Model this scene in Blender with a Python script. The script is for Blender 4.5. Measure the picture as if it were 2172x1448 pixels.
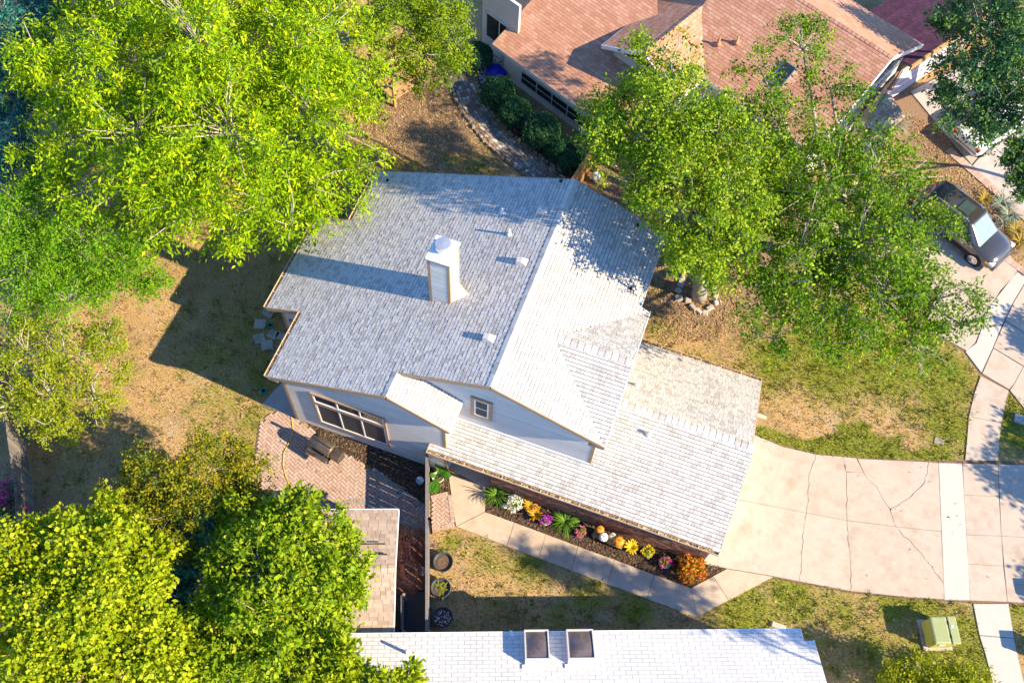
import bpy, math, random
import numpy as np
from mathutils import Vector, Matrix
for o in list(bpy.data.objects): bpy.data.objects.remove(o, do_unlink=True)
random.seed(7)
S = bpy.context.scene
COL = S.collection
R = math.radians
# ------------------------------------------------------------------ camera
PW, PH, FPX = 2172.0, 1448.0, 2033.98
CP = Vector((4.394, -13.321, 36.982))
YAW, PIT, ROL = 0.275, -1.076, 0.078
FW = Vector((-math.sin(YAW)*math.cos(PIT), math.cos(YAW)*math.cos(PIT), math.sin(PIT)))
_r = Vector((math.cos(YAW), math.sin(YAW), 0)); _u = _r.cross(FW)
RT = _r*math.cos(ROL)+_u*math.sin(ROL); UP = -_r*math.sin(ROL)+_u*math.cos(ROL)
cam = bpy.data.cameras.new('camera'); cam.sensor_width = 36.0; cam.lens = FPX*36.0/PW
cam.clip_start = 0.5; cam.clip_end = 600
co = bpy.data.objects.new('camera', cam); COL.objects.link(co)
co.matrix_world = Matrix(((RT.x, UP.x, -FW.x, CP.x), (RT.y, UP.y, -FW.y, CP.y), (RT.z, UP.z, -FW.z, CP.z), (0, 0, 0, 1)))
S.camera = co
# ------------------------------------------------------------------ sky, sun, exposure
SUN = Vector((1.0, -0.085, 0.645)).normalized()
W = bpy.data.worlds.new('World'); S.world = W; W.use_nodes = True
nt = W.node_tree; bg = nt.nodes['Background']
sk = nt.nodes.new('ShaderNodeTexSky'); sk.sky_type = 'NISHITA'; sk.sun_disc = False
sk.sun_elevation = math.asin(SUN.z); sk.sun_rotation = math.atan2(SUN.x, SUN.y)
sk.air_density = 1.0; sk.dust_density = 0.0; sk.ozone_density = 10.0
nt.links.new(sk.outputs[0], bg.inputs[0]); bg.inputs[1].default_value = 0.15
sl = bpy.data.lights.new('sun', 'SUN'); sl.energy = 5.0; sl.angle = R(0.5); sl.color = (1.0, 0.83, 0.57)
so = bpy.data.objects.new('sun', sl); COL.objects.link(so); so.location = (40, -5, 40)
so.rotation_euler = SUN.to_track_quat('Z', 'Y').to_euler()
S.view_settings.view_transform = 'Standard'; S.view_settings.look = 'None'
S.view_settings.gamma = 1.0; S.view_settings.use_curve_mapping = False
S.view_settings.exposure = 1.3

# ------------------------------------------------------------------ helpers
def ray(px, py): return FW+RT*((px-PW/2)/FPX)-UP*((py-PH/2)/FPX)
def G(px, py, z=0.0):
    d = ray(px, py); return CP+d*((z-CP.z)/d.z)
def GY(px, py, y):
    d = ray(px, py); return CP+d*((y-CP.y)/d.y)
def pt(p, z=0.0):
    if len(p) == 3: return Vector((p[1], p[2], z))      # ('w', x, y)
    return G(p[0], p[1], z)
class MB:
    def __init__(s): s.v = []; s.f = []; s.t = []
    def add(s, vs, fs, t=None):
        b = len(s.v); t = random.random() if t is None else t
        s.v += [tuple(v) for v in vs]; s.t += [t]*len(vs); s.f += [tuple(b+i for i in f) for f in fs]; return s
    def box(s, a, b, M=None, t=None, taper=1.0):
        x0, y0, z0 = a; x1, y1, z1 = b; cx, cy = (x0+x1)/2, (y0+y1)/2
        v = [Vector((x, y, z0)) for x, y in ((x0, y0), (x1, y0), (x1, y1), (x0, y1))]
        v += [Vector((cx+(x-cx)*taper, cy+(y-cy)*taper, z1)) for x, y in ((x0, y0), (x1, y0), (x1, y1), (x0, y1))]
        if M: v = [M @ p for p in v]
        return s.add(v, [(3, 2, 1, 0), (4, 5, 6, 7), (0, 1, 5, 4), (1, 2, 6, 5), (2, 3, 7, 6), (3, 0, 4, 7)], t)
    def bar(s, p, q, w, h=None, up=(0, 0, 1), t=None):
        p = Vector(p); q = Vector(q); d = (q-p).normalized(); h = w if h is None else h
        u = Vector(up)
        if abs(d.dot(u)) > .98: u = Vector((1, 0, 0))
        sd = d.cross(u).normalized(); u = sd.cross(d)
        v = []
        for c in (p, q): v += [c+sd*a*w/2+u*b*h/2 for a, b in ((-1, -1), (1, -1), (1, 1), (-1, 1))]
        return s.add(v, [(3, 2, 1, 0), (4, 5, 6, 7), (0, 1, 5, 4), (1, 2, 6, 5), (2, 3, 7, 6), (3, 0, 4, 7)], t)
    def tube(s, pts, rs, n=6, t=None, cap=True):
        pts = [Vector(p) for p in pts]; m = len(pts); vs = []
        for i, p in enumerate(pts):
            d = (pts[min(i+1, m-1)]-pts[max(i-1, 0)]).normalized()
            a = Vector((0, 0, 1)) if abs(d.z) < .9 else Vector((1, 0, 0))
            u = d.cross(a).normalized(); w = d.cross(u)
            r = rs[i] if isinstance(rs, (list, tuple)) else rs
            vs += [p+(u*math.cos(k*2*math.pi/n)+w*math.sin(k*2*math.pi/n))*r for k in range(n)]
        fs = [(i*n+k, i*n+(k+1) % n, (i+1)*n+(k+1) % n, (i+1)*n+k) for i in range(m-1) for k in range(n)]
        fs = [tuple(reversed(f)) for f in fs]
        if cap: fs += [tuple(range(n)), tuple(range(m*n-1, (m-1)*n-1, -1))]
        return s.add(vs, fs, t)
    def lathe(s, prof, n=16, c=(0, 0, 0), M=None, t=None, rib=0, ribn=0):
        vs = []
        for r, z in prof:
            for k in range(n):
                a = k*2*math.pi/n; rr = r*(1+rib*math.cos(a*ribn)) if rib else r
                vs.append(Vector((c[0]+rr*math.cos(a), c[1]+rr*math.sin(a), c[2]+z)))
        if M: vs = [M @ v for v in vs]
        m = len(prof)
        fs = [(i*n+k, i*n+(k+1) % n, (i+1)*n+(k+1) % n, (i+1)*n+k) for i in range(m-1) for k in range(n)]
        fs += [tuple(reversed(range(n))), tuple(range((m-1)*n, m*n))]
        return s.add(vs, fs, t)
    def prism(s, top, dn, t=None):      # polygon (list of Vector, CCW from outside) and extrusion vector downward
        n = len(top); dn = Vector(dn); v = list(top)+[p+dn for p in top]
        return s.add(v, [tuple(range(n)), tuple(range(2*n-1, n-1, -1))]+[(i, n+i, n+(i+1) % n, (i+1) % n) for i in range(n)], t)
    def mesh(s, name, m=None, smooth=False):
        me = bpy.data.meshes.new(name); me.from_pydata(s.v, [], s.f)
        a = me.attributes.new('tint', 'FLOAT', 'POINT'); a.data.foreach_set('value', s.t)
        if m: me.materials.append(m)
        if smooth: me.shade_smooth()
        me.update(); return me
    def build(s, name, m, parent=None, smooth=False, bevel=0):
        o = link(name, s.mesh(name, m, smooth), parent)
        if bevel:
            b = o.modifiers.new('bevel', 'BEVEL'); b.width = bevel; b.segments = 2; b.limit_method = 'ANGLE'
        return o
def link(name, me, parent=None):
    o = bpy.data.objects.new(name, me); COL.objects.link(o)
    if parent: o.parent = parent
    return o
def tag(o, label=None, cat=None, group=None, kind=None):
    if label: o['label'] = label
    if cat: o['category'] = cat
    if group: o['group'] = group
    if kind: o['kind'] = kind
    return o
def thing(name, label, cat, loc=(0, 0, 0), rz=0, group=None):
    o = bpy.data.objects.new(name, None); COL.objects.link(o); o.empty_display_size = .3
    o.location = loc; o.rotation_euler = (0, 0, rz); return tag(o, label, cat, group)
def copy_tree(o, parent=None):
    c = o.copy(); COL.objects.link(c); c.parent = parent
    for ch in list(o.children): copy_tree(ch, c)
    return c
# ------------------------------------------------------------------ materials
def mat(name, cols, rough=.8, noise=6.0, amt=.35, bump=0.0, bscale=40.0, spec=.3, metal=0.0, trans=0.0, attr=True, pos=True, coat=0, stain=None):
    m = bpy.data.materials.new(name); m.use_nodes = True; n = m.node_tree.nodes; l = m.node_tree.links
    b = n['Principled BSDF']; b.inputs['Roughness'].default_value = rough; b.inputs['Specular IOR Level'].default_value = spec
    b.inputs['Metallic'].default_value = metal
    if coat: b.inputs['Coat Weight'].default_value = coat; b.inputs['Coat Roughness'].default_value = .05
    if isinstance(cols[0], (int, float)): cols = [cols]
    g = n.new('ShaderNodeNewGeometry')
    nz = n.new('ShaderNodeTexNoise'); nz.inputs['Scale'].default_value = noise; nz.inputs['Detail'].default_value = 6; nz.inputs['Roughness'].default_value = .65
    l.new(g.outputs['Position'], nz.inputs['Vector'])
    at = n.new('ShaderNodeAttribute'); at.attribute_name = 'tint'
    oi = n.new('ShaderNodeObjectInfo')
    a1 = n.new('ShaderNodeMath'); a1.operation = 'ADD'; l.new(at.outputs['Fac'], a1.inputs[0]); l.new(oi.outputs['Random'], a1.inputs[1])
    fr = n.new('ShaderNodeMath'); fr.operation = 'FRACT'; l.new(a1.outputs[0], fr.inputs[0])
    mp = n.new('ShaderNodeMapRange'); mp.inputs[1].default_value = .3; mp.inputs[2].default_value = .7; l.new(nz.outputs[0], mp.inputs[0])
    mx = n.new('ShaderNodeMix'); mx.inputs[0].default_value = amt; l.new(fr.outputs[0], mx.inputs[2]); l.new(mp.outputs[0], mx.inputs[3])
    cr = n.new('ShaderNodeValToRGB'); e = cr.color_ramp.elements
    while len(e) < len(cols): e.new(.5)
    for i, c in enumerate(cols): e[i].position = i/max(1, len(cols)-1); e[i].color = (*c, 1)
    if len(cols) == 1: e[0].color = (*cols[0], 1); e[1].color = (*[x*.8 for x in cols[0]], 1)
    l.new(mx.outputs[0], cr.inputs[0]); src = cr.outputs[0]
    if stain:
        n2 = n.new('ShaderNodeTexNoise'); n2.inputs['Scale'].default_value = stain[0]; n2.inputs['Detail'].default_value = 5; n2.inputs['Roughness'].default_value = .6
        l.new(g.outputs['Position'], n2.inputs['Vector'])
        m2 = n.new('ShaderNodeMapRange'); m2.inputs[1].default_value = stain[1]; m2.inputs[2].default_value = stain[2]; m2.inputs[4].default_value = stain[3]; l.new(n2.outputs[0], m2.inputs[0])
        x2 = n.new('ShaderNodeMix'); x2.data_type = 'RGBA'; l.new(m2.outputs[0], x2.inputs[0]); l.new(src, x2.inputs[6]); x2.inputs[7].default_value = (*stain[4], 1); src = x2.outputs[2]
    l.new(src, b.inputs['Base Color'])
    if bump:
        bn = n.new('ShaderNodeTexNoise'); bn.inputs['Scale'].default_value = bscale; bn.inputs['Detail'].default_value = 4; l.new(g.outputs['Position'], bn.inputs['Vector'])
        bp = n.new('ShaderNodeBump'); bp.inputs['Strength'].default_value = bump; bp.inputs['Distance'].default_value = .02
        l.new(bn.outputs[0], bp.inputs['Height']); l.new(bp.outputs[0], b.inputs['Normal'])
    if trans:
        tr = n.new('ShaderNodeBsdfTranslucent'); l.new(src, tr.inputs[0]); ms = n.new('ShaderNodeMixShader'); ms.inputs[0].default_value = trans
        l.new(b.outputs[0], ms.inputs[1]); l.new(tr.outputs[0], ms.inputs[2]); l.new(ms.outputs[0], n['Material Output'].inputs[0])
    return m
M = {}
M['shingle'] = mat('pale_shingle', [(.40, .38, .355), (.43, .41, .385), (.53, .51, .485), (.55, .53, .505), (.57, .55, .525), (.61, .59, .565)], .9, 3, .2, .5, 120, .15, stain=(.7, .5, .8, .22, (.38, .36, .33)))
M['shingle_o'] = mat('orange_shingle', [(.41, .195, .12), (.47, .235, .15), (.52, .275, .18), (.60, .36, .25)], .9, 2, .3, .4, 120, .15)
M['shingle_w'] = mat('white_shingle', [(.56, .55, .54), (.64, .63, .62), (.69, .68, .67)], .85, 2, .4, .3, 120, .2, stain=(1.3, .52, .78, .3, (.44, .43, .41)))
M['shingle_t'] = mat('tan_shingle', [(.30, .225, .17), (.39, .30, .235), (.45, .355, .28), (.50, .40, .32)], .9, 2, .3, .4, 120, .15)
M['shingle_r'] = mat('dark_red_shingle', [(.05, .022, .04), (.085, .035, .06), (.12, .05, .075)], .9, 2, .5, .4, 120, .15)
M['deck'] = mat('roof_underlay', (.16, .155, .15), .9)
M['siding'] = mat('off_white_siding', [(.48, .46, .43), (.62, .60, .565)], .6, 2, .35, .1, 60, stain=(1.1, .5, .75, .25, (.42, .38, .33)))
M['trim'] = mat('tan_trim', [(.33, .22, .13), (.40, .27, .17)], .6, 3, .7)
M['gutter'] = mat('cream_gutter', [(.55, .42, .28), (.62, .50, .36)], .45, 3, .7)
M['debris'] = mat('gutter_leaves', [(.10, .05, .02), (.24, .13, .04), (.35, .22, .07)], .9, 25, .5)
M['white'] = mat('white_vinyl', [(.78, .78, .78), (.82, .82, .82)], .4)
M['glass'] = mat('dark_window_glass', [(.018, .022, .028), (.03, .034, .04)], .06, 2, .5, spec=.7)
M['screen'] = mat('window_screen', [(.05, .05, .055), (.07, .07, .072)], .6, 8, .5)
M['brick'] = mat('red_brown_brick', [(.14, .06, .04), (.24, .10, .06), (.32, .16, .10), (.42, .27, .19)], .9, 5, .2, .4, 60)
M['mortar'] = mat('mortar', (.34, .29, .25), .95)
M['metal'] = mat('galvanised_metal', [(.55, .56, .58), (.66, .67, .68)], .35, 8, .5, metal=.7)
M['rust'] = mat('painted_cap_with_rust', [(.72, .72, .71), (.78, .78, .77)], .6, 6, .5, stain=(7, .62, .66, .9, (.42, .13, .04)))
M['concrete'] = mat('driveway_concrete', [(.40, .33, .265), (.45, .375, .305), (.48, .41, .34)], .85, 2.5, .75, .3, 60, .2, stain=(1.2, .5, .78, .6, (.30, .205, .135)))
M['concrete_n'] = mat('new_concrete', [(.46, .42, .37), (.50, .46, .41)], .8, 2, .75, .2, 60, .2)
M['concrete_g'] = mat('grey_concrete', [(.38, .35, .33), (.46, .42, .39)], .85, 1.5, .75, .2, 60, .2, stain=(1.2, .5, .7, .4, (.25, .2, .17)))
M['walk'] = mat('front_walk_concrete', [(.42, .32, .23), (.48, .38, .285), (.53, .43, .335)], .85, 2.2, .75, .25, 60, .2, stain=(1.6, .52, .75, .5, (.36, .25, .17)))
M['joint'] = mat('joint_soil', [(.13, .085, .05), (.24, .165, .105)], .95, 20, .8)
M['paver'] = mat('red_paver', [(.36, .235, .18), (.43, .295, .235), (.48, .35, .285), (.42, .35, .32)], .9, 1.2, .45, .3, 70, .15)
M['paver_g'] = mat('grey_paver', [(.26, .23, .21), (.36, .31, .27)], .9, 2, .5, .3, 70, .15)
M['mulch'] = mat('dark_mulch', [(.03, .02, .014), (.07, .045, .03), (.13, .085, .055)], .95, 30, .5, .6, 60)
M['chip'] = mat('mulch_chip', [(.035, .024, .016), (.08, .05, .03), (.16, .10, .06), (.26, .18, .11)], .95, 10, .2)
M['blackmulch'] = mat('black_mulch', [(.02, .018, .017), (.05, .042, .036), (.10, .08, .06)], .95, 30, .3)
M['fence'] = mat('weathered_fence_wood', [(.10, .09, .088), (.19, .17, .16), (.29, .26, .235)], .9, 9, .4, .3, 30)  # weathered grey, taken darker in place of shade on the yard fence
M['fence_b'] = mat('stained_fence_wood', [(.26, .11, .03), (.36, .17, .05), (.46, .24, .09)], .85, 9, .4, .3, 30)
M['bark'] = mat('grey_bark', [(.20, .16, .13), (.30, .26, .22), (.40, .36, .31)], .95, 14, .7, .6, 25)
M['twig'] = mat('pale_twig', [(.30, .25, .19), (.46, .41, .34)], .9, 10, .5)
M['stone'] = mat('cream_stone', [(.30, .25, .20), (.44, .38, .32), (.56, .50, .44)], .9, 6, .5, .5, 20)
M['stone_d'] = mat('brown_stone', [(.14, .11, .09), (.24, .19, .15), (.34, .28, .23)], .9, 6, .5, .5, 20)
M['flag'] = mat('mosaic_stone', [(.07, .11, .14), (.26, .14, .11), (.14, .17, .19), (.34, .21, .16), (.30, .34, .36), (.20, .11, .09), (.66, .60, .50), (.10, .14, .17)], .8, 9, .12, .3, 40)
M['stucco'] = mat('cream_stucco', [(.56, .53, .49), (.62, .59, .55)], .9, 3, .7, .5, 90)
M['stucco_y'] = mat('tan_stucco', [(.56, .42, .27), (.64, .50, .34)], .9, 3, .7, .5, 90)
M['lilac'] = mat('pale_garage_door', [(.52, .44, .50), (.60, .52, .57)], .7, 3, .7)
M['wood'] = mat('warm_wood', [(.30, .15, .06), (.42, .24, .11), (.50, .32, .17)], .8, 8, .5, .2, 30)
M['black'] = mat('black_rubber', [(.012, .012, .013), (.02, .02, .022)], .7)
M['planter'] = mat('dark_blue_plastic', [(.035, .045, .06), (.06, .075, .095)], .5, 4, .6)
M['soil'] = mat('potting_soil', [(.05, .032, .02), (.12, .075, .05), (.19, .125, .085)], .95, 22, .7, .8, 40)
M['pot_w'] = mat('white_pot', [(.66, .64, .60), (.72, .70, .66)], .5)
M['pot_g'] = mat('pale_green_pot', [(.50, .54, .44), (.58, .61, .52)], .5)
M['terra'] = mat('terracotta', [(.42, .19, .10), (.50, .25, .14)], .8)
M['bucket'] = mat('pale_blue_bucket', [(.50, .60, .72), (.58, .67, .78)], .4)
M['tarp'] = mat('brown_tarp', [(.36, .13, .075), (.55, .27, .18)], .13, 3, .7, .3, 18, .6)
M['tarp_w'] = mat('white_sack', [(.55, .55, .56), (.65, .65, .65)], .5)
M['grill'] = mat('smoked_steel', [(.07, .055, .045), (.16, .13, .10), (.24, .20, .16)], .35, 5, .7, metal=.6)
M['chrome'] = mat('chrome', [(.75, .75, .76), (.8, .8, .8)], .12, metal=1.0)
M['hose'] = mat('yellow_hose', [(.62, .40, .03), (.70, .48, .05)], .5)
M['box'] = mat('green_utility_paint', [(.27, .31, .14), (.32, .36, .17)], .5, 4, .7, stain=(5, .55, .75, .25, (.55, .55, .45)))
M['box_y'] = mat('yellow_green_paint', [(.42, .39, .06), (.48, .44, .09)], .45, 4, .7)
M['suv'] = mat('charcoal_car_paint', [(.09, .08, .07), (.11, .10, .088)], .18, 3, .5, spec=.6, metal=.55, coat=.9)
M['carw'] = mat('white_car_paint', [(.74, .75, .76), (.78, .78, .79)], .25, 3, .5, spec=.6, coat=.8)
M['carglass'] = mat('car_glass', [(.03, .05, .05), (.06, .09, .09)], .04, 2, .5, spec=.9)
M['lamp'] = mat('headlamp_lens', [(.62, .62, .62), (.7, .7, .7)], .1, spec=.8)
M['amber'] = mat('amber_lens', [(.75, .30, .04), (.8, .35, .05)], .2)
M['red'] = mat('red_lens', [(.45, .02, .02), (.5, .03, .03)], .2)
M['blue'] = mat('blue_plastic', [(.006, .015, .42), (.008, .02, .50)], .35, spec=.5)
M['pebble'] = mat('white_pebble', [(.40, .38, .36), (.60, .58, .55), (.75, .74, .72)], .8, 10, .2)
M['pump_o'] = mat('orange_pumpkin', [(.62, .20, .015), (.74, .28, .03)], .5, 8, .4)
M['pump_w'] = mat('white_pumpkin', [(.76, .74, .68), (.82, .80, .75)], .5)
M['pump_g'] = mat('green_striped_gourd', [(.16, .20, .08), (.60, .60, .46), (.28, .33, .15)], .5, 14, .8)
M['stem'] = mat('dry_stem', [(.22, .17, .07), (.30, .24, .11)], .9)
M['litter'] = mat('leaf_litter', [(.14, .075, .035), (.26, .15, .07), (.38, .25, .13), (.52, .38, .22)], .95, 5, .1)
def leafmat(name, cols, tr=.33, noise=.9, amt=.25): return mat(name, cols, .55, noise, amt, spec=.16, trans=tr)
M['l_elm'] = leafmat('yellow_green_leaves', [(.06, .16, .002), (.22, .38, .003), (.44, .56, .004), (.68, .70, .012)])  # leaf greens, darkest tone lowered to paint shade between the clumps
M['l_mesq'] = leafmat('vivid_green_leaves', [(.045, .16, .005), (.14, .32, .008), (.30, .44, .012)])
M['l_sparse'] = leafmat('olive_leaves', [(.16, .24, .008), (.27, .34, .012), (.40, .43, .02)])
M['l_teal'] = leafmat('blue_green_leaves', [(.012, .09, .085), (.03, .16, .14), (.06, .24, .19)])
M['l_oak'] = leafmat('oak_leaves', [(.015, .065, .004), (.05, .145, .006), (.14, .27, .008), (.30, .41, .012), (.56, .60, .09)])  # dark end also paints shade in crown gaps, yellow end sunlit highlights
M['l_pear'] = leafmat('fresh_green_leaves', [(.09, .19, .005), (.20, .31, .007), (.32, .40, .01)])
M['l_dark'] = leafmat('deep_green_leaves', [(.02, .08, .04), (.05, .15, .06), (.10, .23, .06), (.28, .36, .03)])
M['l_syc'] = leafmat('golden_green_leaves', [(.09, .17, .004), (.22, .31, .006), (.37, .43, .008), (.54, .54, .03)])
M['l_gum'] = leafmat('broad_green_leaves', [(.09, .19, .005), (.21, .32, .007), (.34, .42, .01), (.46, .48, .04)])
M['l_hedge'] = leafmat('hedge_leaves', [(.03, .08, .012), (.09, .14, .012), (.30, .28, .010), (.52, .40, .015)], .3)  # dark greens, with gold painted in for the sunlit top
M['l_shoot'] = leafmat('sea_green_leaves', [(.03, .17, .11), (.06, .26, .16), (.12, .34, .21)])
M['l_box'] = leafmat('boxwood_leaves', [(.015, .07, .03), (.035, .12, .05), (.07, .18, .07)], .25)
M['l_jun'] = leafmat('juniper_leaves', [(.12, .19, .006), (.26, .31, .008), (.42, .42, .012)])
M['blade'] = leafmat('lily_blades', [(.06, .16, .015), (.12, .25, .025), (.22, .34, .05)])
M['banana'] = leafmat('glossy_broad_leaf', [(.05, .17, .015), (.09, .24, .02)])
M['yucca'] = leafmat('grey_green_blades', [(.16, .24, .17), (.28, .36, .27), (.42, .47, .38)])
M['straw_p'] = leafmat('golden_blades', [(.30, .22, .03), (.48, .34, .05), (.38, .32, .08)])
M['croton'] = leafmat('yellow_croton_leaves', [(.45, .25, .02), (.65, .42, .03), (.60, .22, .02)])
M['fl_w'] = leafmat('white_petals', [(.72, .74, .66), (.8, .8, .74)], .2)
M['fl_p'] = leafmat('purple_petals', [(.32, .02, .36), (.48, .04, .50)], .2)
M['fl_k'] = leafmat('pink_petals', [(.50, .10, .20), (.62, .22, .30)], .2)
M['fl_m'] = leafmat('magenta_petals', [(.45, .02, .18), (.60, .05, .30)], .2)
M['fl_y'] = leafmat('yellow_petals', [(.62, .46, .02), (.75, .58, .03)], .2)
M['fl_o'] = leafmat('rust_orange_petals', [(.42, .10, .01), (.60, .20, .015), (.66, .30, .02)], .2)
M['g_green'] = leafmat('grass_green', [(.10, .13, .015), (.17, .20, .02), (.26, .27, .04)], .25)
M['g_dry'] = leafmat('grass_dry', [(.20, .125, .055), (.42, .29, .14), (.60, .46, .27)], .2)
M['smoke'] = mat('smoked_skylight_dome', [(.07, .05, .045), (.16, .13, .13)], .15, 2, .8, spec=.7)
# ------------------------------------------------------------------ ground
rng = np.random.default_rng(5)
def inpoly(X, Y, poly):
    r = np.zeros(X.shape, bool); n = len(poly)
    for i in range(n):
        x0, y0 = poly[i]; x1, y1 = poly[(i+1) % n]
        c = ((y0 > Y) != (y1 > Y)) & (X < (x1-x0)*(Y-y0)/(y1-y0+1e-12)+x0); r ^= c
    return r
def pw(pl): return [(p.x, p.y) for p in (pt(q) for q in pl)]
GREEN = [(1500, 790, 1.0, .5), (1640, 770, 1.5, .8), (1760, 760, 2.2, 1), (1880, 770, 2.0, 1), (1990, 800, 1.7, 1), (2010, 900, 1.2, .9), (2000, 960, .9, .8), (1930, 870, 1.0, .5),
         (2150, 900, 1.3, 1), (2150, 1290, 1.2, .7), (1580, 1300, 1.6, .8), (1680, 1270, 1.2, .8), (1780, 1290, 1.2, .6), (1900, 1280, 1.0, .9), (1960, 1280, .8, .9), (1850, 1380, 1.4, .6), (2040, 1330, 1.0, .8), (2050, 1400, 1.2, .9), (1730, 1380, 1.0, .5), (1960, 1440, 1.6, .9),
         (960, 1150, .6, .6), (1030, 1180, 1.0, .5), (1120, 1200, .9, .7), (1250, 1260, 1.0, .6), (1350, 1290, .9, .7), (1060, 1300, 1.2, .35), (1180, 1320, 1.2, .4),
         (470, 850, 1.5, .45), (540, 900, .9, .6), (390, 830, 1.2, .25), (520, 720, 2.2, .4), (600, 640, 1.5, .35), (440, 760, 1.4, .4), (560, 800, 1.3, .5), (470, 650, 1.2, .25), (520, 950, .8, .5),
         (830, 355, .8, .7), (1010, 355, .8, .7), (960, 340, .5, .6), (880, 350, .5, .5), (1400, 700, .8, .5), (1400, 610, .6, .4), (150, 960, 1.5, .3)]
DIRT = [(1470, 620, 2.2, .9), (1560, 560, 2.5, .9), (1700, 500, 4, .9), (1450, 520, 1.8, .8), (1600, 680, 1.5, .7), (900, 260, 3.0, .95), (820, 330, 1.6, .6), (1000, 300, 1.6, .6), (1980, 300, 2.2, 1), (2080, 440, 2.0, 1), (2140, 500, 1.2, 1), (1930, 240, 2, 1),
        (1320, 380, 1.8, .9), (1290, 430, 1.2, .9), (880, 1170, 1.0, .9), (880, 1300, 1, .9), (300, 250, 7, .7), (100, 500, 5, .6), (500, 1250, 4, .8), (200, 1300, 5, .8), (640, 880, .5, .5)]
x0, x1, y0, y1, st = -40., 40., -26., 52., .33
xs = np.arange(x0, x1+.01, st); ys = np.arange(y0, y1+.01, st); XX, YY = np.meshgrid(xs, ys)
def field(X, Y, blobs):
    f = np.zeros(X.shape)
    for px, py, r, a in blobs:
        c = G(px, py); f = np.maximum(f, a*np.exp(-((X-c.x)**2+(Y-c.y)**2)/(r*r)*.9))
    return f
SOD = [pw([(1608, 905), (1700, 935), (1776, 925), (1778, 898), (1850, 900), (1852, 924), (1912, 926), (1910, 952), (1985, 960), (1985, 982), (1830, 978), (1730, 968), (1660, 950), (1606, 928)])]
def green_at(X, Y):
    g = field(X, Y, GREEN)
    for s in SOD: g = np.where(inpoly(X, Y, s), .95, g)
    return g
gr = green_at(XX, YY); di = field(XX, YY, DIRT)
nx, ny = len(xs), len(ys)
V = np.stack([XX.ravel(), YY.ravel(), np.zeros(nx*ny)], 1)
ii = (np.arange(ny-1)[:, None]*nx+np.arange(nx-1)[None, :]).ravel()
F = np.stack([ii, ii+1, ii+nx+1, ii+nx], 1)
B = 260.0
o4 = [(-B, -B), (B, -B), (B, B), (-B, B)]; c4 = [0, nx-1, ny*nx-1, (ny-1)*nx]
V = np.vstack([V, [(x, y, 0) for x, y in o4]]); k = nx*ny
FF = [tuple(f) for f in F.tolist()]
edges = [list(range(0, nx)), list(range(nx-1, ny*nx, nx)), list(range(ny*nx-1, (ny-1)*nx-1, -1)), list(range((ny-1)*nx, -1, -nx))]
for i, e in enumerate(edges): FF.append(tuple([k+i, k+(i+1) % 4]+e[::-1]))
me = bpy.data.meshes.new('ground'); me.from_pydata(V.tolist(), [], FF)
for nm, a in (('green', gr), ('dirt', di)):
    at = me.attributes.new(nm, 'FLOAT', 'POINT'); at.data.foreach_set('value', np.append(a.ravel(), [.3]*4).astype(np.float32))
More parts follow.
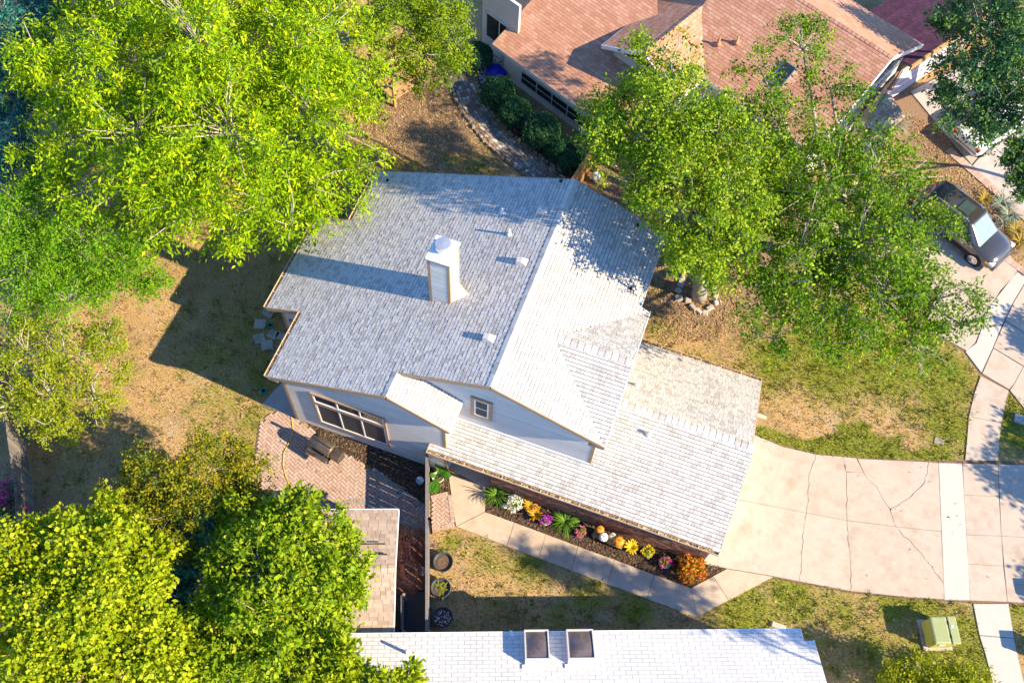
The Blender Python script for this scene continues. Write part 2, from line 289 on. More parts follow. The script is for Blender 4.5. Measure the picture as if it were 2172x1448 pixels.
def ground_mat():
    m = bpy.data.materials.new('dry_lawn'); m.use_nodes = True; n = m.node_tree.nodes; l = m.node_tree.links; b = n['Principled BSDF']
    b.inputs['Roughness'].default_value = .95; b.inputs['Specular IOR Level'].default_value = .1
    g = n.new('ShaderNodeNewGeometry')
    def noise(s, d=6, r=.65):
        t = n.new('ShaderNodeTexNoise'); t.inputs['Scale'].default_value = s; t.inputs['Detail'].default_value = d; t.inputs['Roughness'].default_value = r; l.new(g.outputs['Position'], t.inputs['Vector']); return t.outputs[0]
    def ramp(src, cols, lo=.3, hi=.7):
        c = n.new('ShaderNodeValToRGB'); e = c.color_ramp.elements
        while len(e) < len(cols): e.new(.5)
        for i, q in enumerate(cols): e[i].position = lo+(hi-lo)*i/(len(cols)-1); e[i].color = (*q, 1)
        l.new(src, c.inputs[0]); return c.outputs[0]
    def mask(attr, s, lo, hi, w):
        a = n.new('ShaderNodeAttribute'); a.attribute_name = attr
        q = n.new('ShaderNodeMath'); q.operation = 'MULTIPLY_ADD'; q.inputs[1].default_value = w; l.new(noise(s), q.inputs[0])
        l.new(a.outputs['Fac'], q.inputs[2])
        r = n.new('ShaderNodeMapRange'); r.inputs[1].default_value = lo; r.inputs[2].default_value = hi; l.new(q.outputs[0], r.inputs[0]); return r.outputs[0]
    dry = ramp(noise(13, 10, .85), [(.15, .085, .035), (.36, .22, .095), (.50, .34, .16), (.62, .46, .26)], .34, .66)
    grn = ramp(noise(16, 10, .85), [(.05, .06, .008), (.14, .16, .016), (.25, .26, .035), (.40, .34, .12)], .34, .66)
    drt = ramp(noise(16, 10, .85), [(.07, .055, .035), (.20, .13, .085), (.33, .22, .14), (.48, .35, .23)])
    def blend(src, col, s, lo, hi, amt):
        r = n.new('ShaderNodeMapRange'); r.inputs[1].default_value = lo; r.inputs[2].default_value = hi; r.inputs[4].default_value = amt; l.new(noise(s, 7, .7), r.inputs[0])
        w = n.new('ShaderNodeMix'); w.data_type = 'RGBA'; l.new(r.outputs[0], w.inputs[0]); l.new(src, w.inputs[6]); w.inputs[7].default_value = (*col, 1); return w.outputs[2]
    dry = blend(dry, (.20, .13, .07), .45, .5, .66, .7); dry = blend(dry, (.20, .20, .05), .7, .52, .68, .6); dry = blend(dry, (.52, .42, .28), .9, .55, .7, .6)
    x = n.new('ShaderNodeMix'); x.data_type = 'RGBA'; l.new(mask('dirt', 1.4, .75, 1.1, .9), x.inputs[0]); l.new(dry, x.inputs[6]); l.new(drt, x.inputs[7])
    y = n.new('ShaderNodeMix'); y.data_type = 'RGBA'; l.new(mask('green', 1.7, .68, 1.15, 1.0), y.inputs[0]); l.new(x.outputs[2], y.inputs[6]); l.new(grn, y.inputs[7])
    l.new(y.outputs[2], b.inputs['Base Color'])
    bp = n.new('ShaderNodeBump'); bp.inputs['Strength'].default_value = .7; bp.inputs['Distance'].default_value = .06; l.new(noise(22, 8, .8), bp.inputs['Height']); l.new(bp.outputs[0], b.inputs['Normal'])
    return m
me.materials.append(ground_mat())
tag(link('ground', me), kind='structure')

# ------------------------------------------------------------------ slabs, walks, drives
def inset(P, d):
    n = len(P); A = sum(P[i].x*P[(i+1) % n].y-P[(i+1) % n].x*P[i].y for i in range(n))
    if A < 0: P = P[::-1]
    out = []
    for i in range(n):
        a, b, c = P[i-1], P[i], P[(i+1) % n]
        e, f = (b-a).normalized(), (c-b).normalized(); n1 = Vector((-e.y, e.x, 0)); n2 = Vector((-f.y, f.x, 0))
        m = (n1+n2); q = max(.35, 1+n1.dot(n2)); out.append(b+m*(d*random.uniform(.6, 1.7)/q))
    return out
def slab(parent, poly, m, z=.045, gap=.012, name='slab', depth=.12):
    P = inset([pt(p) for p in poly], gap); top = [Vector((p.x, p.y, z)) for p in P]
    return MB().prism(top, (0, 0, -depth)).build(name, m, parent)
def sheet(name, poly, m, z, parent=None, kind='structure'):
    P = [pt(p) for p in poly]; A = sum(P[i].x*P[(i+1) % len(P)].y-P[(i+1) % len(P)].x*P[i].y for i in range(len(P)))
    if A < 0: P = P[::-1]
    o = MB().add([(p.x, p.y, z) for p in P], [tuple(range(len(P)))]).build(name, m, parent)
    if not parent: o['kind'] = kind
    return o
drv = sheet('driveway', [('w', 9.0, 6.0), (1608, 922), (1660, 944), (1732, 961), (1815, 969), (1968, 975), (2172, 978), (2230, 980), (2240, 1290), (2057, 1278), (1920, 1270), (1803, 1257), (1698, 1238), (1620, 1222), ('w', 9.2, -.95)], M['joint'], .004)
def jag(P, amp=3.0, seed=0):
    rd = random.Random(seed); out = [P[0]]
    for p, q in zip(P, P[1:]):
        n = max(2, int(math.hypot(q[0]-p[0], q[1]-p[1])/9))
        for i in range(1, n+1):
            f = i/n; j = amp if i < n else 0; out.append((p[0]+(q[0]-p[0])*f+rd.uniform(-j, j), p[1]+(q[1]-p[1])*f+rd.uniform(-j, j)*.5))
    return out
ck1 = [(1730, 964), (1723, 985), (1715, 1008), (1713, 1050), (1710, 1088)]; ck1b = [(1710, 1088), (1704, 1118), (1701, 1160), (1698, 1200), (1696, 1233)]
j2 = [(1789, 969), (1794, 1000), (1795, 1050), (1796, 1104)]; j2b = [(1796, 1104), (1800, 1160), (1804, 1210), (1803, 1253)]
dg = [(1818, 973), (1831, 1002), (1862, 1040), (1886, 1078), (1900, 1117)]; dgb = [(1900, 1117), (1940, 1160), (1974, 1200), (2001, 1238)]
ar = [(1969, 980), (1966, 1005), (1955, 1030), (1928, 1056), (1888, 1080)]
ck1, ck1b, j2, j2b, ar = [jag(p, 2.0, i) for i, p in enumerate((ck1, ck1b, j2, j2b, ar))]; dg1 = jag(dg[1:], 2.5, 8); dgb = jag(dgb, 2.5, 9)
for P in ([('w', 9.2, 5.4), (1608, 926), (1660, 948)]+ck1+[(1572, 1061), ('w', 9.2, 2.0)],
          [('w', 9.2, 2.0), (1572, 1061)]+ck1b+[(1640, 1222), (1540, 1205), ('w', 9.2, -.8)],
          ck1+[(1796, 1104)]+j2[::-1][1:], ck1b[::-1]+j2b,
          [(1789, 969), (1816, 972), (1831, 1002), (1794, 1002)], dg1+j2[::-1][:-3],
          [dg[0]]+[p for p in dg1 if p[1] < 1076]+ar[::-1], ar[::-1]+[(1990, 982), (1996, 1127), (1900, 1117)]+[p for p in dg1[::-1] if 1082 < p[1] < 1115],
          dgb+[(2002, 1271), (1920, 1266)]+j2b[::-1], [(1900, 1117), (1996, 1127)]+dgb[::-1][:-1]):
    slab(drv, P, M['concrete'], gap=.008)
slab(drv, [(1990, 982), (2040, 983), (2046, 1080), (2057, 1273), (2002, 1272), (1996, 1126)], M['concrete_n'], .05, .008)
for P in ([(2041, 983), (2116, 985), (2118, 1053), (2044, 1050)], [(2044, 1050), (2118, 1053), (2123, 1137), (2049, 1134)], [(2049, 1134), (2123, 1137), (2127, 1200), (2052, 1196)], [(2052, 1196), (2127, 1200), (2136, 1276), (2057, 1273)],
          [(2116, 985), (2230, 988), (2235, 1142), (2123, 1137)], [(2123, 1137), (2235, 1142), (2240, 1282), (2136, 1276)]): slab(drv, P, M['concrete'], gap=.006)
swk = sheet('sidewalk', [(2046, 976), (2050, 930), (2055, 885), (2066, 832), (2079, 797), (2139, 829), (2132, 860), (2124, 898), (2118, 935), (2116, 978)], M['joint'], .008)
slab(swk, [(2046, 976), (2050, 930), (2054, 884), (2124, 897), (2119, 935), (2116, 978)], M['concrete']); slab(swk, [(2054, 884), (2066, 832), (2079, 797), (2139, 829), (2132, 860), (2124, 897)], M['concrete'])
sw2 = sheet('sidewalk', [(2063, 1280), (2138, 1280), (2155, 1370), (2176, 1470), (2110, 1470), (2085, 1370)], M['joint'], .008)
slab(sw2, [(2063, 1280), (2138, 1280), (2150, 1353), (2076, 1347)], M['concrete_n']); slab(sw2, [(2076, 1347), (2150, 1353), (2176, 1470), (2110, 1470), (2090, 1390)], M['concrete_n'])
wk = sheet('front_walk', [(948, 1000), (1032, 1030), (1030, 1086), (1465, 1247), (1540, 1206), (1640, 1223), (1477, 1309), (967, 1117)], M['joint'], .012)
for P in ([(950, 1002), (1031, 1032), (1029, 1085), (967, 1117)], [(967, 1117), (1029, 1086), (1091, 1108), (1075, 1158)], [(1075, 1158), (1091, 1108), (1158, 1133), (1142, 1184)], [(1142, 1184), (1158, 1133), (1226, 1159), (1211, 1210)],
          [(1211, 1210), (1226, 1159), (1303, 1187), (1288, 1239)], [(1288, 1239), (1303, 1187), (1388, 1219), (1372, 1270)], [(1372, 1270), (1388, 1219), (1465, 1247), (1477, 1309)], [(1477, 1309), (1465, 1247), (1512, 1222), (1545, 1273)], [(1545, 1273), (1512, 1222), (1541, 1206), (1640, 1223)]):
    slab(wk, P, M['walk'], .05, .008)
pr = sheet('porch', [('w', -1.45, .28), ('w', .42, .28), ('w', .42, -.9), ('w', -1.4, -.62)], M['joint'], .016)
slab(pr, [('w', -1.44, .27), ('w', .41, .27), ('w', .41, -.86), ('w', -1.40, -.60)], M['walk'], .10, .0)
# neighbouring drives
nd = sheet('neighbour_driveway', [(1880, 640), (1850, 560), (1930, 430), (1985, 385), (2143, 545), (2178, 590), (2230, 640), (2230, 905), (2172, 870), (2139, 829), (2079, 795), (2045, 748), (1960, 700)], M['joint'], .004)
for P in ([(1880, 640), (1850, 560), (1905, 475), (1960, 505), (1925, 548), (1990, 610)], [(1905, 475), (1930, 430), (1985, 385), (2143, 545), (2157, 577), (2098, 652), (1925, 548), (1960, 505)],
          [(1990, 608), (1927, 549), (2097, 653), (2083, 690), (2068, 728), (2050, 745), (1960, 695)]): slab(nd, P, M['concrete'])
for P in ([(2157, 577), (2178, 592), (2150, 640), (2125, 690), (2083, 690), (2098, 652), (2120, 617)], [(2083, 691), (2125, 691), (2104, 742), (2081, 792), (2046, 746), (2070, 728)]): slab(nd, P, M['concrete_n'])
for P in ([(2178, 594), (2230, 640), (2230, 740), (2172, 707), (2131, 680), (2150, 640)], [(2131, 681), (2172, 708), (2230, 741), (2230, 810), (2170, 777), (2106, 738)], [(2106, 739), (2170, 778), (2150, 815), (2140, 827), (2082, 793)], [(2170, 778), (2230, 811), (2230, 903), (2172, 868), (2141, 828), (2150, 815)]): slab(nd, P, M['concrete'])
n2 = sheet('shaded_driveway', [(1925, 195), (2010, 150), (2260, 60), (2260, 520), (2172, 468), (2060, 362), (1990, 270)], M['joint'], .004)
for P in ([(1930, 195), (2010, 155), (2090, 130), (2140, 260), (2060, 350), (1990, 268)], [(2090, 130), (2260, 65), (2260, 300), (2140, 258)], [(2140, 262), (2260, 304), (2260, 515), (2172, 466), (2062, 352)]): slab(n2, P, M['concrete_g'])
def row_pavers(parent, pl, w, l, m, z=.06, name='paver'):
    P = [pt(p) for p in pl]; i = 0; pos = 0.0
    for a, b in zip(P, P[1:]):
        d = (b-a); L = d.length; d.normalize(); s = Vector((-d.y, d.x, 0)); k = max(1, int(L/l)); ll = L/k
        for j in range(k):
            c = a+d*ll*(j+.5); e = random.uniform(-.01, .01); M4 = Matrix.Translation((c.x, c.y, 0)) @ Matrix.Rotation(math.atan2(d.y, d.x)+random.uniform(-.03, .03), 4, 'Z')
            MB().box((-ll/2+.006, -w/2+e, 0), (ll/2-.006, w/2+e, z+random.uniform(-.006, .006)), M4).build(name, m, parent)
bd = tag(sheet('paver_border', [(2048, 352), (2056, 347), (2172, 450), (2172, 468)], M['joint'], .010), kind='structure')
row_pavers(bd, [(2010, 318), (2056, 358), (2108, 404), (2166, 455), (2200, 484)], .42, .22, M['paver'])
bd2 = tag(sheet('paver_border', [(2128, 552), (2136, 545), (2190, 585), (2190, 600)], M['joint'], .010), kind='structure')
row_pavers(bd2, [(2126, 544), (2156, 566), (2200, 598)], .34, .22, M['paver'])
# ------------------------------------------------------------------ patio with herringbone pavers
PAT = [(590, 868), (632, 890), (720, 957), (800, 1003), (850, 1048), (905, 1088), (905, 1135), (848, 1112), (843, 1090), (700, 1105), (620, 1105), (560, 1045), (537, 985), (548, 900)]
PAT2 = [(913, 1057), (957, 1046), (964, 1114), (915, 1124)]
pat = sheet('patio', PAT, M['joint'], .010)
pat2 = sheet('gate_path', PAT2, M['joint'], .010)
def herringbone(parent, poly, ang, cap, l=.25, w=.125):
    pl = pw(poly); P = np.array(pl); c = P.mean(0); cells = []; rr = 6
    ca, sa = math.cos(ang), math.sin(ang)
    n = int(rr/w)
    for i in range(-n, n):
        for j in range(-n, n):
            k = (i-j) % 4
            if k == 0: cells.append((i+1, j+.5, 0))
            elif k == 2: cells.append((i+.5, j, 1))
    out = []
    for a, b, q in cells:
        x, y = a*w, b*w; X, Y = c[0]+ca*x-sa*y, c[1]+sa*x+ca*y
        if inpoly(np.array([X]), np.array([Y]), pl)[0]: out.append((X, Y, q))
    mesh = MB().box((-l/2+.008, -w/2+.008, -.01), (l/2-.008, w/2-.008, .05)).mesh('paver', M['paver'])
    out.sort(key=lambda q: (Vector((q[0], q[1], 0))-CP).length); rest = MB()
    for i, (X, Y, q) in enumerate(out):
        M4 = Matrix.Translation((X, Y, random.uniform(-.004, .006))) @ Matrix.Rotation(ang+(math.pi/2 if q else 0)+random.uniform(-.02, .02), 4, 'Z')
        if i < cap: o = link('paver', mesh, parent); o.matrix_local = M4
        else: rest.box((-l/2+.008, -w/2+.008, -.01), (l/2-.008, w/2-.008, .05), M4)
    if rest.v: tag(rest.build('pavers', M['paver'], parent), kind='stuff')
herringbone(pat, PAT, R(65), 290); herringbone(pat2, PAT2, R(65), 200)
row_pavers(pat, [(790, 996), (848, 1040), (905, 1080)], .22, .115, M['paver_g'], .066, 'border_paver')
row_pavers(pat, [(700, 1080), (750, 1062), (800, 1068), (850, 1100), (903, 1128)], .22, .115, M['paver_g'], .066, 'border_paver')
row_pavers(pat2, [(915, 1124), (964, 1113)], .16, .1, M['paver'], .066, 'border_paver'); row_pavers(pat2, [(961, 1108), (954, 1050)], .16, .1, M['paver'], .066, 'border_paver')
row_pavers(pat2, [(950, 1047), (914, 1056)], .16, .1, M['paver'], .066, 'border_paver')
pad = sheet('side_pad', [(552, 862), (605, 800), (660, 820), (632, 889), (600, 880)], M['joint'], .006); slab(pad, [(556, 858), (606, 803), (660, 822), (632, 886), (600, 878)], M['concrete_g'], .08)
for i, (px, py, a, w) in enumerate([(570, 662, -12, .5), (552, 687, 20, .52), (550, 718, 40, .5), (580, 709, -8, .46), (567, 732, 30, .52), (600, 742, 30, .5), (595, 712, 5, .4)]):
    p = G(px, py); b = MB().box((-w/2, -w*.46, 0), (w/2, w*.46, .05), taper=.96); o = b.build('stepping_stone', M['concrete_g'], None, bevel=.01)
    o.location = p; o.rotation_euler = (0, 0, R(a)); 
    tag(o, ['square paver partly under the bump-out eave corner', 'uppermost full square stepping stone left of the house', 'square stepping stone farthest left in the cluster', 'small inner stepping stone nearest the side wall', 'lowest tilted square stepping stone beside the house', 'stepping stone half hidden under the gutter', 'narrow white slab touching the side gutter line'][i], 'stepping stone', 'stepping stones by the side wall')
# mulch beds
def chips(parent, poly, n, m, z=.02, s=(.03, .09), name='mulch_chips'):
    pl = pw(poly); A = np.array(pl); lo, hi = A.min(0), A.max(0); q = rng.uniform(lo, hi, (n*4, 2)); q = q[inpoly(q[:, 0], q[:, 1], pl)][:n]; mb = MB()
    for x, y in q:
        a = random.uniform(0, 6.28); l = random.uniform(*s); w = l*random.uniform(.3, .7); t = random.uniform(-.5, .5); d = Vector((math.cos(a), math.sin(a), t)); e = Vector((-math.sin(a), math.cos(a), random.uniform(-.4, .4)))
        c = Vector((x, y, z+random.uniform(0, .03))); mb.add([c-d*l/2-e*w/2, c+d*l/2-e*w/2, c+d*l/2+e*w/2, c-d*l/2+e*w/2], [(0, 1, 2, 3)])
    return tag(mb.build(name, m, parent), kind='stuff')
BED = [('w', .46, -.75), ('w', 9.2, -.75), (1541, 1204), (1465, 1246), (1029, 1085), (1031, 1034)]
bed = sheet('mulch_bed', BED, M['mulch'], .014); chips(bed, BED, 2600, M['chip'], .03)
BED2 = [(634, 884), (898, 984), (905, 1000), (905, 1086), (850, 1046), (800, 1001), (720, 955)]
bed2 = sheet('mulch_bed', BED2, M['blackmulch'], .016); chips(bed2, BED2, 2600, M['chip'], .03)
BED3 = [('w', -2.1, -.72), ('w', -1.42, -.62), (950, 1003), (956, 1045), (913, 1056), (908, 1000)]
bed3 = sheet('mulch_bed', BED3, M['mulch'], .018); chips(bed3, BED3, 500, M['chip'], .03)

BED4 = [(1018, 150), (1072, 190), (1240, 330), (1225, 385), (1190, 385), (1150, 340), (1085, 290), (1040, 235), (1012, 180)]
bed4 = sheet('mulch_bed', BED4, M['mulch'], .020); chips(bed4, BED4, 1500, M['chip'], .03)
# ------------------------------------------------------------------ cladding (shingles, siding, bricks) from single pieces
def clip(poly, cv):
    out = poly
    for i in range(len(cv)):
        a, b = cv[i], cv[(i+1) % len(cv)]; inp = out; out = []
        if not inp: return []
        sd = lambda p: (b[0]-a[0])*(p[1]-a[1])-(b[1]-a[1])*(p[0]-a[0])
        for j in range(len(inp)):
            p, q = inp[j-1], inp[j]; dp, dq = sd(p), sd(q)
            if (dp < 0) != (dq < 0):
                t = dp/(dp-dq); out.append((p[0]+(q[0]-p[0])*t, p[1]+(q[1]-p[1])*t))
            if dq >= 0: out.append(q)
    return out
def area(p): return .5*sum(p[i-1][0]*p[i][1]-p[i][0]*p[i-1][1] for i in range(len(p)))
def ccw(p): return p if area(p) > 0 else p[::-1]
class Frame:
    def __init__(s, O, U, V):
        s.O = Vector(O); s.U = Vector(U).normalized(); V = Vector(V); s.V = (V-s.U*V.dot(s.U)).normalized(); s.N = s.U.cross(s.V)
    def p(s, u, v, n=0.0): return s.O+s.U*u+s.V*v+s.N*n
    def uv(s, P): d = Vector(P)-s.O; return (d.dot(s.U), d.dot(s.V))
    def mat(s, u, v): 
        q = s.p(u, v); return Matrix(((s.U.x, s.V.x, s.N.x, q.x), (s.U.y, s.V.y, s.N.y, q.y), (s.U.z, s.V.z, s.N.z, q.z), (0, 0, 0, 1)))
def piece(mb, fr, poly, v0, expo, tk, t=None, lo=.55):
    n = len(poly); top = [fr.p(u, v, tk*(1-(1-lo)*min(1, max(0, (v-v0)/expo)))) for u, v in poly]; bt = [fr.p(u, v, -.004) for u, v in poly]
    mb.add(top+bt, [tuple(range(n))]+[(i, n+i, n+(i+1) % n, (i+1) % n) for i in range(n)], t)
def tabs(fr, polys, expo, widths, gap=.004, thick=(.014, .026), stagger=None, seed=1, vgap=-.001):  # vgap bares the dark deck, standing in for shadow lines under each course
    """list of (poly, u, v, w, tk, full)"""
    rd = random.Random(seed); polys = [ccw(p) for p in polys]; us = [q[0] for p in polys for q in p]; vs = [q[1] for p in polys for q in p]
    u0, u1, v0, v1 = min(us), max(us), min(vs), max(vs); out = []; k = 0; v = v0
    while v < v1:
        u = u0-(rd.random()*max(widths) if stagger is None else (k % 2)*stagger)
        while u < u1:
            w = rd.choice(widths) if max(widths) < 50 else (u1-u0+1); tk = rd.choice(thick)
            rc = [(u+gap/2, v), (u+w-gap/2, v), (u+w-gap/2, v+expo-vgap), (u+gap/2, v+expo-vgap)]
            for p in polys:
                c = clip(rc, p)
                if len(c) > 2 and area(c) > expo*.012: out.append((c, u, v, w, tk, abs(area(c)-(w-gap)*(expo-vgap)) < 1e-5))
            u += w
        v += expo; k += 1
    return out
def clad(parent, name, sname, m, sets, expo, cap, gap=.004, vgap=-.001):
    """sets: [(frame, tabs)]: the cap pieces nearest the camera as own objects, the rest joined"""
    full = [(fr, t) for fr, ts in sets for t in ts if t[5]]
    full.sort(key=lambda q: (q[0].p(q[1][1], q[1][2])-CP).length)
    def vis(q):
        d = q[0].p(q[1][1], q[1][2])-CP; z = d.dot(FW); x = d.dot(RT)/z*FPX; y = d.dot(UP)/z*FPX; return abs(x) < 1080 and abs(y) < 718 and q[0].N.dot(d) < 0
    own = set(); cache = {}
    for fr, t in full:
        if len(own) >= cap: break
        if not vis((fr, t)): continue
        own.add(id(t)); key = (round(t[3], 3), t[4])
        if key not in cache:
            mb = MB(); f0 = Frame((0, 0, 0), (1, 0, 0), (0, 1, 0)); w = t[3]
            piece(mb, f0, [(gap/2, 0), (w-gap/2, 0), (w-gap/2, expo-vgap), (gap/2, expo-vgap)], 0, expo, t[4], .5); cache[key] = mb.mesh(name, m)
        o = link(name, cache[key], parent); o.matrix_local = fr.mat(t[1], t[2])
    rest = MB()
    for fr, ts in sets:
        for t in ts:
            if id(t) not in own: piece(rest, fr, t[0], t[2], expo, t[4])
    if rest.v: tag(rest.build(sname, m, parent), kind='stuff')
def deck(mb, fr, polys, th=.14):
    for p in polys: mb.prism([fr.p(u, v, -.006) for u, v in ccw(p)], fr.N*-th)
def ridge_caps(parent, a, b, sl, sr, m, w=.17, l=.24, name='ridge_shingle'):
    """a,b: ridge ends; sl,sr: downhill unit vectors on both sides"""
    a, b = Vector(a), Vector(b); d = (b-a); L = d.length; d.normalize(); k = int(L/l); ll = L/k; N = (Vector(sl)+Vector(sr)).normalized()*-1
    for i in range(k):
        p = a+d*ll*i; q = a+d*(ll*(i+1)+.015); h0, h1 = .045, .028; t = random.random()
        v = [p+sl*w+N*(h0-.012), p+N*h0, p+sr*w+N*(h0-.012), q+sl*w+N*(h1-.012), q+N*h1, q+sr*w+N*(h1-.012)]
        v += [x-N*.03 for x in (v[0], v[1], v[2])]
        MB().add(v, [(0, 3, 4, 1), (1, 4, 5, 2), (0, 1, 7, 6), (1, 2, 8, 7)], t).build(name, m, parent)
def win(parent, fr, u0, v0, u1, v1, cols=1, rows=1, frame=.07, trim=.09, fm=None, gm=None, tm=None, base=0.0, name='window'):
    """window on frame fr: trim boards, vinyl frame with mullions, panes"""
    fm = fm or M['white']; gm = gm or M['glass']; t = MB()
    def bx(mb, a, b, c, d, n0, n1):
        q = [fr.p(a, b, n0), fr.p(c, b, n0), fr.p(c, d, n0), fr.p(a, d, n0)]; r = [x+fr.N*(n1-n0) for x in q]
        mb.add(q+r, [(3, 2, 1, 0), (4, 5, 6, 7), (0, 1, 5, 4), (1, 2, 6, 5), (2, 3, 7, 6), (3, 0, 4, 7)])
    bx(t, u0, v0, u1, v1, base, base+.012)
    root = t.build(name, M['black'], parent)
    if tm:
        for q in ((u0-trim, v1, u1+trim, v1+trim), (u0-trim, v0-trim, u1+trim, v0), (u0-trim, v0, u0, v1), (u1, v0, u1+trim, v1)):
            mb = MB(); bx(mb, q[0], q[1], q[2], q[3], base-.01, base+.055); mb.build('trim_board', tm, root)
    f = MB()
    for q in ((u0, v1-frame, u1, v1), (u0, v0, u1, v0+frame), (u0, v0+frame, u0+frame, v1-frame), (u1-frame, v0+frame, u1, v1-frame)): bx(f, *q, base, base+.045)
    W_, H_ = u1-u0-2*frame, v1-v0-2*frame
    for i in range(1, cols): bx(f, u0+frame+W_*i/cols-frame*.5, v0+frame, u0+frame+W_*i/cols+frame*.5, v1-frame, base, base+.042)
    for i in range(1, rows): bx(f, u0+frame, v0+frame+H_*i/rows-frame*.3, u1-frame, v0+frame+H_*i/rows+frame*.3, base, base+.039)
    f.build('window_frame', fm, root)
    for i in range(cols):
        for j in range(rows):
            mb = MB(); a = u0+frame+W_*i/cols; b = v0+frame+H_*j/rows; bx(mb, a+.005, b+.005, a+W_/cols-.005, b+H_/rows-.005, base+.012, base+.02); mb.build('pane', gm, root)
    return root
def gutter(parent, a, b, out, m=None, name='gutter', debris=True):
    a, b, out = Vector(a), Vector(b), Vector(out).normalized(); d = (b-a).normalized(); g = MB(); w = .13
    for (s0, z0, s1, z1) in ((0, -.11, w, -.10), (w-.012, -.10, w+.006, .012), (0, -.10, .008, 0)):
        q = []
        for e in (a, b): q += [e+out*s0+Vector((0, 0, z0)), e+out*s1+Vector((0, 0, z0)), e+out*s1+Vector((0, 0, z1)), e+out*s0+Vector((0, 0, z1))]
        g.add(q, [(3, 2, 1, 0), (4, 5, 6, 7), (0, 1, 5, 4), (1, 2, 6, 5), (2, 3, 7, 6), (3, 0, 4, 7)])
    for e, s in ((a, 1), (b, -1)): g.bar(e+out*.06+Vector((0, 0, -.05)), e+d*s*.012+out*.06+Vector((0, 0, -.05)), .13, .11)
    o = g.build(name, m or M['gutter'], parent)
    n = int((b-a).length/.75)
    for i in range(1, n):
        c = a+(b-a)*i/n; MB().bar(c+Vector((0, 0, .004)), c+out*w+Vector((0, 0, .004)), .03, .012).build('gutter_hanger', m or M['gutter'], o)
    if debris:
        q = MB()
        for i in range(int((b-a).length*26)):
            c = a+(b-a)*random.random()+out*random.uniform(.02, .11)+Vector((0, 0, -.05+random.uniform(0, .04))); s = random.uniform(.02, .06); e = Vector((random.uniform(-1, 1), random.uniform(-1, 1), random.uniform(-.4, .4))).normalized(); f = e.cross(Vector((0, 0, 1))).normalized()
            q.add([c-e*s-f*s*.5, c+e*s-f*s*.5, c+e*s+f*s*.5, c-e*s+f*s*.5], [(0, 1, 2, 3)])
        tag(q.build('leaf_debris', M['debris'], o), kind='stuff')
    return o
X = Vector((1, 0, 0)); Y = Vector((0, 1, 0)); Z = Vector((0, 0, 1))
# ------------------------------------------------------------------ the main house
zR, yF, xL, zL, yA = 7.68, 9.364, -8.5, 4.29, -1.025
yb0, yb1, xB = 1.966, 6.621, -10.154
xN, xNe, zNe = -3.506, -1.153, 5.095
xE, zE, xE2, yj = 4.276, 5.981, 3.893, 5.80
mL = (zR-zL)/-xL; mR = (zR-zE)/xE; zN = zR+mL*xN; zB = zR+mL*xB; zE2 = zR-mR*xE2; yc = yj/2; xc = 1.34; zc = zR-mR*xc
xG, yg, zg, ye, ze, yf, zf, xP = 9.455, 2.6, 4.453, -.99, 2.57, 6.387, 2.6, -2.067
yW, yNW, xW = .30, -.76, 3.94
H = thing('main_house', 'pale grey two-storey house with siding gables and attached garage in the middle', 'house')
SH = M['shingle']; LW = [.11, .14, .18, .23]; TH = (.011, .012, .012, .019); EX = .145
fl = Frame((xB, 0, zB), -Y, (1, 0, mL))                      # left slope, u runs toward the viewer
q = lambda f, pts: [f.uv(p) for p in pts]
zl = lambda x: zR+mL*x
P_l = [q(fl, [(xL, yA, zl(xL)), (xN, yA, zl(xN)), (xN, 0, zl(xN)), (xL, 0, zl(xL))]), q(fl, [(xL, 0, zl(xL)), (0, 0, zR), (0, yF, zR), (xL, yF, zl(xL))]), q(fl, [(xB, yb0, zB), (xL, yb0, zl(xL)), (xL, yb1, zl(xL)), (xB, yb1, zB)])]
frr = Frame((xE, 0, zE), Y, (-1, 0, mR)); zr = lambda x: zR-mR*x
P_r = [q(frr, [(0, 0, zR), (xE, 0, zE), (xc, yc, zc), (0, yc, zR)]), q(frr, [(0, yc, zR), (xc, yc, zc), (xE2, yc+(xE2-xc)/(xE-xc)*(yj-yc), zE2), (xE2, yF, zE2), (0, yF, zR)]),
       q(frr, [(xE2, yc+(xE2-xc)/(xE-xc)*(yj-yc), zE2), (xE, yj, zE), (xE2, yj, zE2)])]
fcn = Frame((xE, 0, zE), X, (0, yc, zc-zE)); P_cn = [q(fcn, [(xE, 0, zE), (xE, yc, zc), (xc, yc, zc)])]
fcf = Frame((xE, yj, zE), -X, (0, -yc, zc-zE)); P_cf = [q(fcf, [(xE, yj, zE), (xc, yc, zc), (xE, yc, zc)])]
fn = Frame((xNe, yA, zNe), Y, (-(xNe-xN), 0, zN-zNe)); P_n = [q(fn, [(xNe, yA, zNe), (xNe, yW, zNe), (xN, yW, zN), (xN, yA, zN)])]
fg = Frame((xP, ye, ze), X, (0, yg-ye, zg-ze)); zgn = lambda y: ze+(zg-ze)*(y-ye)/(yg-ye)
P_g = [q(fg, [(xP, ye, ze), (xG, ye, ze), (xG, yW, zgn(yW)), (xP+.62, yW, zgn(yW)), (xP+.62, yNW, zgn(yNW)), (xP, yNW, zgn(yNW))]), q(fg, [(xW, yW, zgn(yW)), (xG, yW, zgn(yW)), (xG, yg, zg), (xW, yg, zg)])]
P_g = [q(fg, [(xP, ye, ze), (xG, ye, ze), (xG, yNW, zgn(yNW)), (xP, yNW, zgn(yNW))]), q(fg, [(-1.45, yNW, zgn(yNW)), (xG, yNW, zgn(yNW)), (xG, yW, zgn(yW)), (-1.45, yW, zgn(yW))]), P_g[1]]
fgf = Frame((xG, yf, zf), -X, (0, yg-yf, zg-zf)); P_gf = [q(fgf, [(xG-.1, yf, zf), (xG-.1, yg, zg), (xW, yg, zg), (xW, yf, zf)])]
dk = MB(); sets = []
